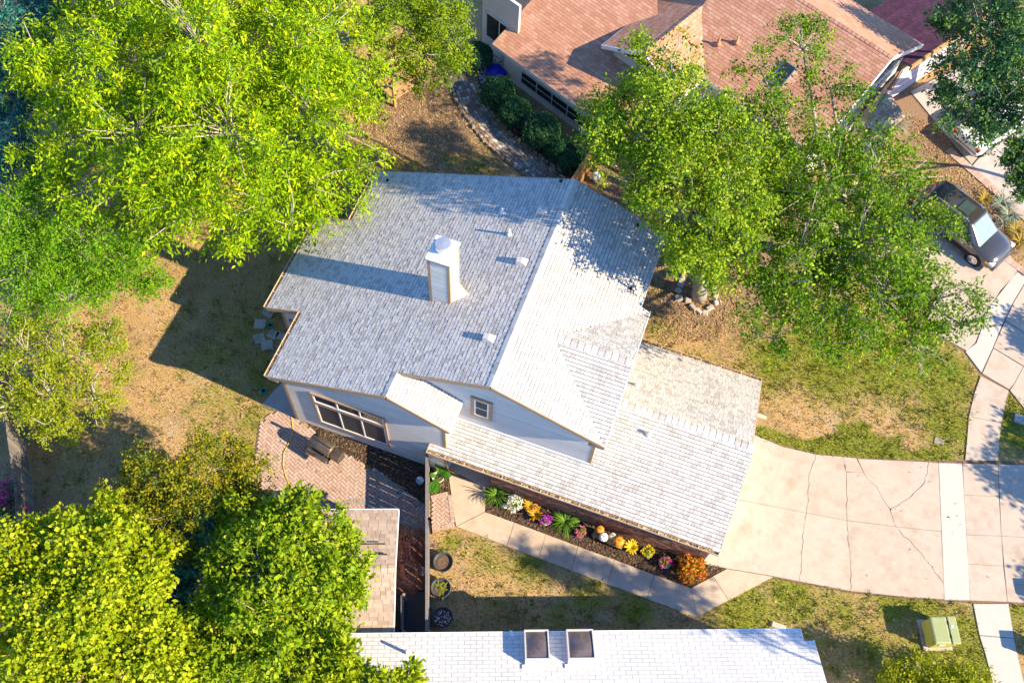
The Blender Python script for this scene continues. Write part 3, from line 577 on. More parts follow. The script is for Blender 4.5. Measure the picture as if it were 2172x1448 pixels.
for i, (f, P) in enumerate([(fl, P_l), (frr, P_r), (fcn, P_cn), (fcf, P_cf), (fn, P_n), (fg, P_g), (fgf, P_gf)]):
    deck(dk, f, P); sets.append((f, tabs(f, P, EX, LW, .008, TH, None, 11+i, .022)))
roof = dk.build('roof', M['deck'], H); clad(roof, 'shingle', 'shingles', SH, sets, EX, 300, .008, .022)
sl_, sr_ = -fl.V, -frr.V
ridge_caps(roof, (0, 0, zR), (0, yF, zR), sl_, sr_, SH); ridge_caps(roof, (xN, yA, zN), (xN, 0, zN), sl_, -fn.V, SH)
ridge_caps(roof, (xc-.1, yc, zc), (xE, yc, zc), -fcf.V, -fcn.V, SH); ridge_caps(roof, (xW+.2, yg, zg), (xG, yg, zg), -fgf.V, -fg.V, SH)
# rake and fascia boards
def board(a, b, h=.2, t=.035, off=(0, 0, 0), m=None, name='fascia_board', parent=H):
    a, b, off = Vector(a), Vector(b), Vector(off); return MB().bar(a+off-Z*h/2, b+off-Z*h/2, t, h).build(name, m or M['trim'], parent)
board((xL, yA, zL), (xN, yA, zN), off=(0, -.02, .01)); board((xN, yA, zN), (xNe, yA, zNe), off=(0, -.02, .01))
board((xN, 0, zN), (0, 0, zR), off=(0, -.02, .01)); board((0, 0, zR), (xE, 0, zE), off=(0, -.02, .01))
board((xL, yF, zL), (0, yF, zR), off=(0, .02, .01)); board((0, yF, zR), (xE2, yF, zE2), off=(0, .02, .01))
board((xB, yb0, zB), (xL, yb0, zL), off=(0, -.02, .01)); board((xB, yb1, zB), (xL, yb1, zL), off=(0, .02, .01))
board((xE, 0, zE), (xE, yc, zc), off=(.02, 0, .01), m=M['white']); board((xE, yc, zc), (xE, yj, zE), off=(.02, 0, .01), m=M['white'])
board((xNe, yA, zNe), (xNe, yW, zNe), off=(.02, 0, .0), m=M['white']); board((xE2, yj, zE2), (xE2, yF, zE2), off=(.02, 0, 0), m=M['white'])
board((xG, ye, ze), (xG, yg, zg), off=(.02, 0, .0), m=M['gutter']); board((xG-.1, yg, zg), (xG-.1, yf, zf), off=(.02, 0, .0), m=M['gutter'])
board((xP, ye, ze), (xP, yNW, zgn(yNW)), off=(-.02, 0, 0), m=M['gutter'])
gutter(H, (xL-.02, yA, zL-.02), (xL-.02, yb0-.03, zL-.02), -X); gutter(H, (xB-.02, yb0, zB-.02), (xB-.02, yb1, zB-.02), -X); gutter(H, (xL-.02, yb1+.03, zL-.02), (xL-.02, yF, zL-.02), -X)
gutter(H, (xP-.05, ye-.02, ze-.02), (xG, ye-.02, ze-.02), -Y); gutter(H, (xW+.4, yf+.02, zf-.02), (xG-.1, yf+.02, zf-.02), Y)
# walls
wl = MB()
def wallp(fr, pts, th=.1): wl.prism([fr.p(u, v, -.004) for u, v in ccw(pts)], fr.N*-th)
fwn = Frame((-8.12, yNW, 0), X, Z); Pn = [(0, .1), (6.67, .1), (6.67, zNe-.12), (xN+8.12, zN-.2), (0, zL-.05)]
fwm = Frame((-3.6, yW, 0), X, Z); Pm = [(0, 2.4), (xW+3.6, 2.4), (xW+3.6, zE-.05), (3.6, zR-.2), (0, zN-.2)]
fwl = Frame((-8.12, 9.1, 0), -Y, Z); fwb = Frame((-9.75, yb0+.3, 0), X, Z); fwb2 = Frame((-9.75, yb1-.3, 0), -Y, Z)
fwr = Frame((-1.45, yNW, 0), Y, Z); fwx = Frame((xW, yW, 0), Y, Z); fwy = Frame((3.6, yj-.3, 0), Y, Z); fwf = Frame((3.6, 9.1, 0), -X, Z)
fgr = Frame((9.15, -.7, 0), Y, Z); fgf2 = Frame((9.15, 6.1, 0), -X, Z)
WALLS = [(fwn, [Pn]), (fwm, [Pm]), (fwl, [[(0, .1), (2.78, .1), (2.78, 4.1), (0, 4.1)], [(7.4, .1), (9.86, .1), (9.86, 4.1), (7.4, 4.1)]]), (fwb, [[(0, .1), (1.63, .1), (1.63, 4.1), (0, 3.5)]]), (fwb2, [[(0, .1), (4.05, .1), (4.05, 3.5), (0, 3.5)]]),
         (fwr, [[(0, .1), (1.06, .1), (1.06, zNe-.1), (0, zNe-.1)]]), (fwx, [[(0, 3), (5.2, 3), (5.2, zE-.1), (2.6, zc-.2), (0, zE-.1)]]), (fwy, [[(0, .1), (3.6, .1), (3.6, zE2-.1), (0, zE2-.1)]]),
         (fwf, [[(0, .1), (11.7, .1), (11.7, 4.1), (3.6, zR-.2), (0, zE2-.1)]]), (fgr, [[(0, .1), (6.8, .1), (6.8, 2.55), (3.3, 4.2), (0, 2.55)]]), (fgf2, [[(0, .1), (5.5, .1), (5.5, 2.5), (0, 2.5)]])]
for f, Ps in WALLS:
    for p in Ps: wallp(f, p)
# porch back wall and the recess beside the brick wall
fpb = Frame((-1.45, .285, 0), X, Z); wallp(fpb, [(0, .1), (1.9, .1), (1.9, 2.9), (0, 2.9)])
wall = wl.build('wall', M['siding'], H)
ssets = [(f, tabs(f, Ps, .125, [99], 0, (.016,), 0, 3)) for f, Ps in WALLS]
for f, ts in ssets:
    for t in ts:
        mb = MB(); piece(mb, f, t[0], t[2], .125, .03, random.random(), .05); mb.build('siding_board', M['siding'], wall)
for f, u0, u1, h in ((fwn, 0, 6.67, None), (fwm, xW+3.6, xW+3.6, None)): pass
def corner(x, y, z0, z1, dx, dy, w=.13):
    MB().box((min(x, x+dx*w), min(y, y+dy*w), z0), (max(x, x+dx*w), max(y, y+dy*w), z1)).build('corner_board', M['trim'], H)
corner(-8.12-.03, yNW-.03, .1, zL-.02, 1, 1); corner(-1.45+.03, yNW-.03, .1, zNe-.05, -1, 1); corner(xW+.03, yW-.03, zgn(yW), zE-.02, -1, 1); corner(-9.75-.03, yb0+.27, .1, zB-.02, 1, 1)
MB().bar((-1.45, yW-.03, zgn(yW)+.10), (xW, yW-.03, zgn(yW)+.10), .05, .16).build('flashing', M['white'], H)
# soffit returns at the rake feet
MB().box((xW-.25, 0.0, zE-.32), (xE-.02, yW+.0, zE-.16)).build('eave_return', M['trim'], H); MB().box((xL+.02, yA+.02, zL-.3), (-8.12, yNW, zL-.14)).build('eave_return', M['gutter'], H)
# windows
A0, A1 = GY(659, 830, yNW), GY(828, 945, yNW); B0, B1 = GY(677, 889, yNW), GY(821, 885, yNW)
wx0, wx1 = (A0.x+B0.x)/2+8.12, (A1.x+B1.x)/2+8.12; wz0, wz1 = (B0.z+A1.z)/2, (A0.z+B1.z)/2; zm = wz0+(wz1-wz0)*.70
win(H, fwn, wx0+.1, wz0+.1, wx1-.1, zm-.1, 3, 1, .055, .08, None, M['screen'], M['trim'], .03)
win(H, fwn, wx0+.1, zm+.08, wx1-.1, wz1-.1, 3, 1, .05, .08, None, M['glass'], M['trim'], .03, 'transom_window')
C0, C1 = GY(1001, 838, yW), GY(1043, 889, yW); C2, C3 = GY(1046, 853, yW), GY(1000, 876, yW)
wx0, wx1 = (C0.x+C3.x)/2+3.6, (C1.x+C2.x)/2+3.6; wz0, wz1 = (C1.z+C3.z)/2, (C0.z+C2.z)/2
win(H, fwm, wx0+.12, wz0+.12, wx1-.12, wz1-.12, 1, 2, .06, .13, None, M['screen'], M['trim'], .03)
win(H, fwb, .35, 1.0, 1.0, 2.6, 1, 2, .06, .09, None, M['glass'], M['trim'], .03)
# front door and mat panel in the porch
win(H, fpb, .35, .12, 1.25, 2.2, 1, 2, .12, .1, M['white'], M['white'], M['trim'], .0, 'front_door')
# brick front wall
fb = Frame((.44, -.78, .05), X, Z); fb2 = Frame((.44, .28, .05), -Y, Z); bm = MB()
bm.box((.45, -.77, 0), (9.2, -.62, 2.5)); bm.box((.45, -.62, 0), (.6, .27, 2.6)); bwall = bm.build('brick_wall', M['mortar'], H)
bs = [(fb, tabs(fb, [[(0, 0), (8.76, 0), (8.76, 2.45), (0, 2.45)]], .075, [.21], .012, (.012, .016, .022), .105, 5)), (fb2, tabs(fb2, [[(0, 0), (1.06, 0), (1.06, 2.4), (0, 2.4)]], .075, [.21], .012, (.012, .018), .105, 6))]
for k, (f, ts) in enumerate(bs): bs[k] = (f, [(clip(t[0], [(-1, t[2]+.009), (99, t[2]+.009), (99, t[2]+.075), (-1, t[2]+.075)]),)+t[1:] for t in ts])
clad(bwall, 'brick', 'bricks', M['brick'], bs, .066, 300, .012)
MB().box((9.19, -.79, 0), (9.27, -.62, 2.55)).build('corner_board', M['trim'], H)
# garage door (mostly hidden) on the right end
gd = MB().box((9.16, .0, .05), (9.2, 4.9, 2.2)).build('garage_door', M['white'], H)
# chimney
cx0, cx1, cy0, cy1, ct = -3.511, -2.698, 3.133, 4.081, 9.219
ch = MB().box((cx0+.03, cy0+.03, zl(cx0)-.2), (cx1-.03, cy1-.03, ct-.04)).build('chimney', M['siding'], H)
for f, w in ((Frame((cx0+.02, cy0+.02, zl(cx0)), X, Z), cx1-cx0-.04), (Frame((cx0+.02, cy1-.02, zl(cx0)), -Y, Z), cy1-cy0-.04), (Frame((cx1-.02, cy0+.02, zl(cx0)), Y, Z), cy1-cy0-.04)):
    for t in tabs(f, [[(0, -.1), (w, -.1), (w, ct-zl(cx0)-.06), (0, ct-zl(cx0)-.06)]], .125, [99], 0, (.018,), 0, 4):
        mb = MB(); piece(mb, f, t[0], t[2], .125, .03, None, .05); mb.build('siding_board', M['siding'], ch)
for x, y, sx, sy in ((cx0, cy0, 1, 1), (cx1, cy0, -1, 1), (cx1, cy1, -1, -1), (cx0, cy1, 1, -1)):
    MB().box((min(x-.01*sx, x+.1*sx), min(y-.01*sy, y+.1*sy), zl(x)-.05), (max(x-.01*sx, x+.1*sx), max(y-.01*sy, y+.1*sy), ct-.05)).build('corner_trim', M['trim'], ch)
MB().box((cx0-.03, cy0-.03, ct-.16), (cx1+.03, cy1+.03, ct-.06)).build('top_trim', M['trim'], ch)
MB().box((cx0-.05, cy0-.05, ct-.06), (cx1+.05, cy1+.05, ct)).build('chimney_cap', M['rust'], ch)
cc = ((cx0+cx1)/2, (cy0+cy1)/2+.02, ct)
MB().lathe([(.24, 0), (.24, .12), (.19, .13), (.19, .17), (.27, .19), (.29, .22), (.29, .38), (.27, .42), (.02, .45)], 20, cc).build('flue_cap', M['metal'], ch)
mb = MB(); fz = zl(cx1); mb.add([(cx1-.01, cy0, fz+.02), (cx1+.55, (cy0+cy1)/2, zl(cx1+.55)+.02), (cx1-.01, cy1, fz+.02), (cx1-.01, (cy0+cy1)/2, fz+.42)], [(0, 1, 3), (1, 2, 3)]); mb.build('chimney_cricket', SH, ch)
# roof vents and pipes
def vent(f, px, py, zz):
    pass
def on_frame(f, px, py):
    d = ray(px, py); t = (f.O-CP).dot(f.N)/d.dot(f.N); return f.uv(CP+d*t)
for px, py in ((1108, 557), (1038, 719), (1152, 447)):
    u, v = on_frame(fl, px, py); b = MB(); w = .21
    b.add([fl.p(u-w*.7, v-w, .02), fl.p(u+w*.7, v-w, .02), fl.p(u+w*.7, v+w, .02), fl.p(u-w*.7, v+w, .02), fl.p(u-w*.5, v-w*.75, .2), fl.p(u+w*.5, v-w*.75, .2), fl.p(u+w*.55, v+w*.2, .18), fl.p(u-w*.55, v+w*.2, .18)], [(3, 2, 1, 0), (4, 5, 6, 7), (0, 1, 5, 4), (1, 2, 6, 5), (2, 3, 7, 6), (3, 0, 4, 7)]); b.build('roof_vent', M['stucco'], H)
for f, px, py, h in ((fl, 1080, 498, .4), (fl, 1065, 452, .35), (fl, 822, 383, .2), (fl, 1190, 385, .2), (fg, 1376, 922, .35), (fgf, 1350, 818, .4), (frr, 1338, 612, .25), (frr, 1352, 478, .25)):
    u, v = on_frame(f, px, py); p = f.p(u, v, .0); dk_ = (px, py) in ((822, 383), (1190, 385), (1338, 612), (1352, 478))
    ks = .55 if dk_ else .85; b = MB().lathe([(.14*ks, 0), (.09*ks, .1*ks), (.055*ks, .14*ks), (.055*ks, h*ks), (.0, h*ks)], 10, p); b.build('vent_pipe', M['black'] if dk_ else M['white'] if f is not fgf else M['pot_w'], H, True)
# ------------------------------------------------------------------ neighbour house with orange roof
th = R(-24); e1 = Vector((math.cos(th), math.sin(th), 0)); e2 = Vector((-math.sin(th), math.cos(th), 0))
NB = thing('neighbour_house', 'cream stucco house with orange shingle roof behind the oak trees', 'house')
V0 = G(1494, 165, 3.7); d = 2.36; s = .5
OR = M['shingle_o']; OT = dict(expo=.16)
dk = MB(); sets = []
def plane(fr, pts, seed):
    P = [[fr.uv(p) for p in q_] for q_ in pts]; deck(dk, fr, P, .12); sets.append((fr, tabs(fr, P, .16, [.33], .012, (.007, .010), None, seed, .012)))
vt = V0+(-e1+e2+Z*s)*d; D = 4.85; rl = V0+e2*D+Z*s*D; g_ = 1.9
fA = Frame(V0, e1, e2+Z*s)                                            # right block, faces the viewer
plane(fA, [[V0, V0+e1*6.25, rl+e1*6.25, rl-e1*2.4, vt]], 31)
fA2 = Frame(rl+e1*6.25+(e2-Z*s)*4, -e1, -e2+Z*s); plane(fA2, [[rl+e1*6.25, rl+e1*6.25+(e2-Z*s)*4, rl-e1*9+(e2-Z*s)*4, rl-e1*9]], 32)
fB = Frame(V0-e2*g_, e2, -e1+Z*s); pk = V0-e2*g_+(-e1+Z*s)*d       # wing, right slope
plane(fB, [[V0-e2*g_, V0, vt, pk]], 33)
fC = Frame(V0-e1*2*d+e2*6, -e2, e1+Z*s); lo = V0-e1*2*d
plane(fC, [[lo-e2*g_, pk, rl-e1*d+e2*.0-Z*(rl.z-pk.z)+e2*1.0, lo+e2*6]], 34)
E0 = G(1045, 93, 2.1); fD = Frame(E0, e1, e2+Z*.36)                   # lower left roof
plane(fD, [[E0, E0+e1*9.5, E0+e1*9.5+(e2+Z*.36)*1.6, E0+e1*4.2+(e2+Z*.36)*7, E0+(e2+Z*.36)*7]], 35)
nbroof = dk.build('roof', M['deck'], NB); clad(nbroof, 'shingle', 'shingles', OR, sets, .16, 300, .012, .012)
ridge_caps(nbroof, rl-e1*1, rl+e1*6.25, -fA.V, -fA2.V, OR, .16); ridge_caps(nbroof, pk, vt, -fB.V, -fC.V, OR, .16)
def nboard(a, b, m=None): board(a, b, .2, .04, m=m or M['white'], parent=NB)
nboard(V0, V0+e1*6.25); nboard(V0, V0-e2*g_); nboard(V0+e1*6.25, rl+e1*6.25); nboard(rl+e1*6.25, rl+e1*6.25+(e2-Z*s)*4); nboard(V0-e2*g_, pk); nboard(pk, lo-e2*g_); nboard(lo-e2*g_, lo+e2*6); nboard(E0, E0+e1*9.5, M['stucco']); nboard(E0, E0+(e2+Z*.36)*7, M['trim'])
w = MB(); O = E0+e1*.35+e2*.35; O.z = 0
def wallb(a, b, h, th_=.15, zb=0):
    a = Vector((a.x, a.y, zb)); b = Vector((b.x, b.y, zb)); n_ = (b-a).normalized().cross(Z); w.add([a, b, b+Z*h, a+Z*h]+[p-n_*th_ for p in (a, b, b+Z*h, a+Z*h)], [(0, 1, 2, 3), (7, 6, 5, 4), (0, 4, 5, 1), (1, 5, 6, 2), (2, 6, 7, 3), (3, 7, 4, 0)])
wallb(O, O+e1*9, 2.14); wallb(O+e2*2.2, O, 2.14); bL = G(1018, 93); bL.z = 0; wallb(bL, bL+e1*2.6, 4.2); wallb(bL+e2*5, bL, 4.2)
wallb(V0-e2*1.5-e1*.35-e1*0, V0+e2*.35-e1*.35, 3.65); wallb(V0+e2*.35-e1*.35, V0+e2*.35+e1*5.9, 3.65); wallb(V0+e2*.35+e1*5.9, V0+e2*8+e1*5.9, 3.65); wallb(lo-e2*1.5+e1*.35, V0-e2*1.5-e1*.35, 3.65); wallb(lo+e2*5+e1*.35, lo-e2*1.5+e1*.35, 3.65)
nbw = w.build('wall', M['stucco'], NB)
fO = Frame(O, e1, Z); fBw = Frame(bL, e1, Z)
win(NB, fO, 1.35, .45, 6.6, 1.32, 5, 2, .05, .06, M['stucco'], M['glass'], None, .0); win(NB, fO, 1.35, 1.46, 6.6, 1.98, 2, 1, .05, .06, M['stucco'], M['glass'], None, .0, 'transom_window')
win(NB, fBw, .45, .9, 2.3, 2.5, 2, 1, .06, .08, M['stucco'], M['glass'], M['stucco'], .0)
fV = Frame(V0+e2*.35-e1*.3, e1, Z); fV.O.z = 0
win(NB, fV, 1.2, .6, 2.6, 2.2, 2, 2, .06, .08, M['white'], M['glass'], M['stucco_y'], .0); win(NB, fV, 3.6, .6, 5.0, 2.2, 2, 2, .06, .08, M['white'], M['glass'], M['stucco_y'], .0)
fU = Frame(V0+e1*5.9, e2, Z); fU.O.z = 0; win(NB, fU, 2.2, .9, 3.2, 2.2, 2, 1, .06, .08, M['white'], M['glass'], M['trim'], .0)
for px, py in ((1523, 95), (1562, 92)):
    u, v = on_frame(fA, px, py); MB().lathe([(.16, 0), (.10, .12), (.05, .16), (.05, .4), (0, .4)], 10, fA.p(u, v)).build('vent_pipe', M['terra'], NB, True)
u, v = on_frame(fA, 1660, 160); b = MB(); b.box((-.35, -.6, 0), (.35, .6, .12), fA.mat(u, v)); sk1 = b.build('skylight', M['metal'], NB); MB().box((-.3, -.55, .12), (.3, .55, .14), fA.mat(u, v)).build('pane', M['glass'], sk1)
# lean-to roofs at the right end
for k, (pl, zs_, nm) in enumerate((([(1893, 165), (1907, 152), (1862, 215), (1836, 232)], (3.2, 3.0, 3.0), 'side_roof'), ([(1884, 193), (1921, 247), (1856, 306), (1836, 262)], (2.9, 2.5, 2.5), 'entry_roof'))):
    P = [G(*pl[i], zs_[i]) for i in range(3)]; n_ = (P[1]-P[0]).cross(P[2]-P[0]).normalized()
    if n_.z < 0: n_ = -n_
    d_ = ray(*pl[3]); P.append(CP+d_*((P[0]-CP).dot(n_)/d_.dot(n_)))
    U_ = (P[2]-P[1]).normalized(); V_ = n_.cross(U_)
    f = Frame(P[1], U_, V_)
    if (P[0]-P[1]).dot(V_) < 0: f = Frame(P[1], -U_, -V_)
    uv_ = ccw([f.uv(p) for p in P]); dk = MB(); deck(dk, f, [uv_], .1); r_ = dk.build(nm, M['deck'], NB)
    for t in tabs(f, [uv_], .16, [.42], .012, (.008, .010), None, 60+k):
        mb = MB(); piece(mb, f, t[0], t[2], .16, t[4]); mb.build('shingle', OR if k == 0 else M['shingle_t'], r_)
    c_ = sum(P, Vector())/4; w2 = MB(); w2.box((c_.x-.45, c_.y-.45, 0), (c_.x+.45, c_.y+.45, zs_[1]-.15)); w2.build('entry_wall', M['stucco'], NB)
# curved low walls glimpsed through the oak
for px, py, rad, sw_ in ((1550, 290, 1.1, 0), (1740, 385, 1.5, 2)):
    c_ = G(px, py); mb = MB(); n = 14
    P = [c_+Vector((math.cos(a), math.sin(a), 0))*rad for a in [R(-20+200*i/n) for i in range(n+1)]]
    for i, (a, b_) in enumerate(zip(P, P[1:])): mb.bar(a+Z*.5, b_+Z*.5, .2, 1.0)
    mb.build('courtyard_wall', M['stucco_y'], NB)
# ------------------------------------------------------------------ dark red roofed house, upper right corner
DR = thing('dark_roof_house', 'house with dark red roof in the upper right corner', 'house')
a0, a1 = G(1932, 138, 3.0), G(2100, 25, 3.0); ex = (a1-a0).normalized(); a1 = a0+ex*9; nrm = Vector((-ex.y, ex.x, 0)); 
if nrm.x > 0: nrm = -nrm
fR = Frame(a0+nrm*4.2-Z*1.2 if False else a0+nrm*4.2-Z*1.0, -ex if (-ex).cross(-nrm).z > 0 else ex, -nrm+Z*(1.0/4.2))
Pd = [a0, a0+nrm*4.2-Z*1.0, a1+nrm*4.2-Z*1.0, a1]; dk = MB(); P = [[fR.uv(p) for p in Pd]]; deck(dk, fR, P, .14); dr = dk.build('roof', M['deck'], DR)
clad(dr, 'shingle', 'shingles', M['shingle_r'], [(fR, tabs(fR, P, .2, [.42], .012, (.007, .010), None, 41))], .2, 200, .012)
MB().bar(a0-nrm*.06-Z*.15, a1-nrm*.06-Z*.15, .08, .34).build('fascia_board', M['wood'], DR)
w = MB(); q0 = a0+nrm*.3; wallb(Vector((q0.x, q0.y, 0)), Vector((a1.x, a1.y, 0))+nrm*.3, 2.75); w.build('wall', M['stone_d'], DR)
fL = Frame(Vector((q0.x, q0.y, 0)), ex, Z)
if fL.N.dot(nrm) > 0: fL = Frame(Vector((a1.x, a1.y, 0))+nrm*.3, -ex, Z)
gdr = MB()
k0 = (Vector((q0.x, q0.y, 0))-fL.O).dot(fL.U); k1 = k0+(4.6 if k0 < 1 else -4.6); ua, ub = min(k0, k1)+.15, max(k0, k1)
gdr.prism([fL.p(ua, .05, .04), fL.p(ub, .05, .04), fL.p(ub, 2.3, .04), fL.p(ua, 2.3, .04)], fL.N*-.05); go = gdr.build('garage_door', M['lilac'], DR)
for i in range(1, 4): MB().bar(fL.p(ua, .05+.56*i, .045), fL.p(ub, .05+.56*i, .045), .015, .02).build('door_seam', M['stone_d'], go)
# ------------------------------------------------------------------ white roofed house at the bottom with two skylights
t2 = R(20.7); f1 = Vector((math.cos(t2), math.sin(t2), 0)); f2 = Vector((math.sin(t2), -math.cos(t2), 0))   # f2 points toward the viewer
LW_ = thing('white_roof_house', 'house with bright white shingle roof and two skylights along the bottom edge', 'house')
EL = G(1697, 1334, 2.8)
fW = Frame(EL-f1*18, -f1, f2+Z*.36); fW = Frame(EL, -f1, f2+Z*.36)
dk = MB(); P = [[fW.uv(p) for p in (EL, EL+(f2+Z*.36)*.42, EL+(f2+Z*.36)*.42-f1*18.5, EL-f1*18.5)], [fW.uv(p) for p in (EL+f1*.36+(f2+Z*.36)*.42, EL+f1*.36+(f2+Z*.36)*5.5, EL-f1*18.5+(f2+Z*.36)*5.5, EL-f1*18.5+(f2+Z*.36)*.42)]]
deck(dk, fW, P, .14); wr = dk.build('roof', M['deck'], LW_); clad(wr, 'shingle', 'shingles', M['shingle_w'], [(fW, tabs(fW, P, .15, [.42], .012, (.007, .010), .21, 51, .014))], .15, 300, .012, .014)
top = EL+(f2+Z*.36)*5.5
fW2 = Frame(top+f1*.36+(f2-Z*.36)*5.5, f1, -f2+Z*.36); dk = MB(); P2 = [[fW2.uv(p) for p in (top+f1*.36, top+f1*.36+(f2-Z*.36)*5.5, top-f1*18.5+(f2-Z*.36)*5.5, top-f1*18.5)]]; deck(dk, fW2, P2, .14); dk.build('back_roof', M['shingle_w'], LW_)
w = MB(); wa = Vector((EL.x, EL.y, 0))+f2*.4-f1*.3; wallb(wa-f1*17.8, wa, 2.8) if (f1.cross(Z)).dot(f2) < 0 else wallb(wa, wa-f1*17.8, 2.8)
wallb(wa, wa+f2*10, 2.8); w.build('wall', M['stucco'], LW_)
board(EL+f1*.02, EL+(f2+Z*.36)*.42+f1*.02, .16, .03, m=M['white'], parent=LW_); board(EL+f1*.38+(f2+Z*.36)*.42, EL+f1*.38+(f2+Z*.36)*5.5, .16, .03, m=M['white'], parent=LW_); board(EL, EL-f1*18.5, .16, .03, off=-f2*.02, m=M['white'], parent=LW_)
for (px0, py0, px1, py1) in ((1112, 1350, 1164, 1418), (1203, 1349, 1258, 1417)):
    ua, va = on_frame(fW, px0, py1); ub, vb = on_frame(fW, px1, py0); u0, u1, v0, v1 = min(ua, ub), max(ua, ub), min(va, vb), max(va, vb)
    h = .38; b = MB(); M4 = fW.mat((u0+u1)/2, (v0+v1)/2-.1); a_, c_ = (u1-u0)/2*.94, (v1-v0)/2*.94
    for q_ in ((-a_, -c_, -a_+.05, c_), (a_-.05, -c_, a_, c_), (-a_+.05, -c_, a_-.05, -c_+.05), (-a_+.05, c_-.05, a_-.05, c_)): b.box((q_[0], q_[1], 0), (q_[2], q_[3], h), M4)
    so_ = b.build('skylight', M['stucco'], LW_); g = MB()
    n = 8
    for i in range(n):
        for j in range(n):
            q_ = [(-1+2*(i+di_)/n, -1+2*(j+dj)/n) for di_, dj in ((0, 0), (1, 0), (1, 1), (0, 1))]; g.add([M4 @ Vector((x*(a_-.06), y*(c_-.06), h-.05+.09*(1-x*x)*(1-y*y))) for x, y in q_], [(0, 1, 2, 3)])
    g.build('dome_pane', M['smoke'], so_, True)
    MB().box((-a_-.1, c_, .0), (a_+.1, c_+.14, .05), M4).build('flashing', M['white'], so_)
for px, py, h in ((865, 1385, .5), (1086, 1347, .15), (1084, 1342, .1)):
    u, v = on_frame(fW, px, py); MB().lathe([(.1, 0), (.06, .05), (.05, h), (0, h)], 10, fW.p(u, v)).build('vent_pipe', M['white'], LW_, True)
# ------------------------------------------------------------------ shed
SD = thing('garden_shed', 'garden shed with tan shingle roof beside the patio', 'shed')
sc = G(845, 1080, 2.35); zr_ = 2.75
c00 = sc; L_ = (G(840, 1352, 2.35)-sc).dot(f2)
fs1 = Frame(c00+f2*L_, -f1 if False else f1, -f2+Z*.001)
hl = L_/2; rA = c00+f2*hl+Z*.45
fsn = Frame(c00-f1*4.2, -f1, f2*hl+Z*.45); fsn = Frame(c00, -f1, f2*hl+Z*.45); fsf = Frame(c00+f2*L_-f1*4.2, f1, -f2*hl+Z*.45)
dk = MB(); P1 = [[fsn.uv(p) for p in (c00, c00-f1*4.2, rA-f1*4.2, rA)]]; P2 = [[fsf.uv(p) for p in (c00+f2*L_-f1*4.2, c00+f2*L_, rA, rA-f1*4.2)]]
deck(dk, fsn, P1, .1); deck(dk, fsf, P2, .1); sr = dk.build('roof', M['deck'], SD)
clad(sr, 'shingle', 'shingles', M['shingle_t'], [(fsn, tabs(fsn, P1, .145, [.2, .3, .36], .012, (.007, .010), None, 71)), (fsf, tabs(fsf, P2, .145, [.2, .3, .36], .012, (.007, .010), None, 72))], .145, 300, .012)
ridge_caps(sr, rA-f1*4.2, rA, -fsn.V, -fsf.V, M['shingle_t'], .14)
w = MB(); k0 = Vector((c00.x, c00.y, 0))-f1*.18+f2*.15
for a, b_ in ((k0, k0-f1*3.8), (k0+f2*(L_-.3), k0), (k0-f1*3.8+f2*(L_-.3), k0+f2*(L_-.3))): wallb(a, b_, 2.3, .08)
w.build('wall', M['fence'], SD); board(c00+f1*.02, rA+f1*.02, .14, .03, m=M['white'], parent=SD); board(rA+f1*.02, c00+f2*L_+f1*.02, .14, .03, m=M['white'], parent=SD); board(c00-f2*.02, c00-f1*4.2-f2*.02, .14, .03, m=M['white'], parent=SD)
for px, py, dx in ((758, 1153, 1.0), (768, 1175, .9)):
    p = G(px, py, 2.82); mb = MB().tube([p, p+f1*dx*.5+Z*.01, p+f1*dx], .025, 6); tag(mb.build('stick', M['black']), 'thin dark stick lying %s on the shed roof' % ('higher up' if py < 1160 else 'lower down'), 'stick')
# ------------------------------------------------------------------ fences: every picket its own
def fence(name, label, P, h, m, w=.14, cap=False, posts=2.4, rail_side=1, lean=0):
    T = thing(name, label, 'fence', (0, 0, 0)); me_ = {}
    for a, b_ in zip(P, P[1:]):
        a, b_ = Vector((a.x, a.y, 0)), Vector((b_.x, b_.y, 0)); d_ = (b_-a); L = d_.length; d_.normalize(); n = int(L/w); s_ = Vector((-d_.y, d_.x, 0)); ang = math.atan2(d_.y, d_.x)
        for i in range(n):
            hh = h+random.uniform(-.015, .015); c_ = a+d_*(i+.5)*w
            key = random.randrange(4)
            if key not in me_: me_[key] = MB().box((-w/2+.005, -.01, .03), (w/2-.005, .01, h-.01+.012*key), t=random.random()*.6).mesh('picket', m)
            o = link('picket', me_[key], T); o.location = c_; o.rotation_euler = (0, random.uniform(-.01, .01), ang)
        for z_ in (.35, h*.5, h-.25): MB().bar(a+s_*.035*rail_side+Z*z_, b_+s_*.035*rail_side+Z*z_, .04, .09).build('rail', m, T)
        k = max(1, int(L/posts))
        for i in range(k+1):
            c_ = a+d_*L*i/k+s_*.1*rail_side; MB().box((c_.x-.045, c_.y-.045, 0), (c_.x+.045, c_.y+.045, h+.05)).build('post', m, T)
        if cap: MB().bar(a+Z*(h+.02), b_+Z*(h+.02), .1, .035).build('cap_rail', m, T)
    return T
fence('patio_fence', 'narrow grey wooden fence running down from the house beside the shed', [G(905, 938, 1.8), G(905, 1100, 1.8), G(905, 1338, 1.8)], 1.8, M['fence'], cap=True)
fence('yard_fence', 'weathered grey plank fence at the left edge of the yard', [G(30, 760), G(45, 870), G(72, 1060), G(84, 1200)], 1.9, M['fence'], rail_side=-1)
fence('side_fence', 'brown stained plank fence at the back corner of the house', [G(1205, 392, 1.8), G(1285, 275, 1.8)], 1.8, M['fence_b'], cap=True)
fence('back_fence', 'dark plank fence behind the big tree at the house corner', [G(735, 455, 0), G(700, 400, 0), G(640, 300, 0)], 1.8, M['fence'])
fence('shed_fence', 'short grey fence panel between the shed and the black mat', [G(851, 1262, 1.2), G(851, 1340, 1.2)], 1.3, M['fence'])
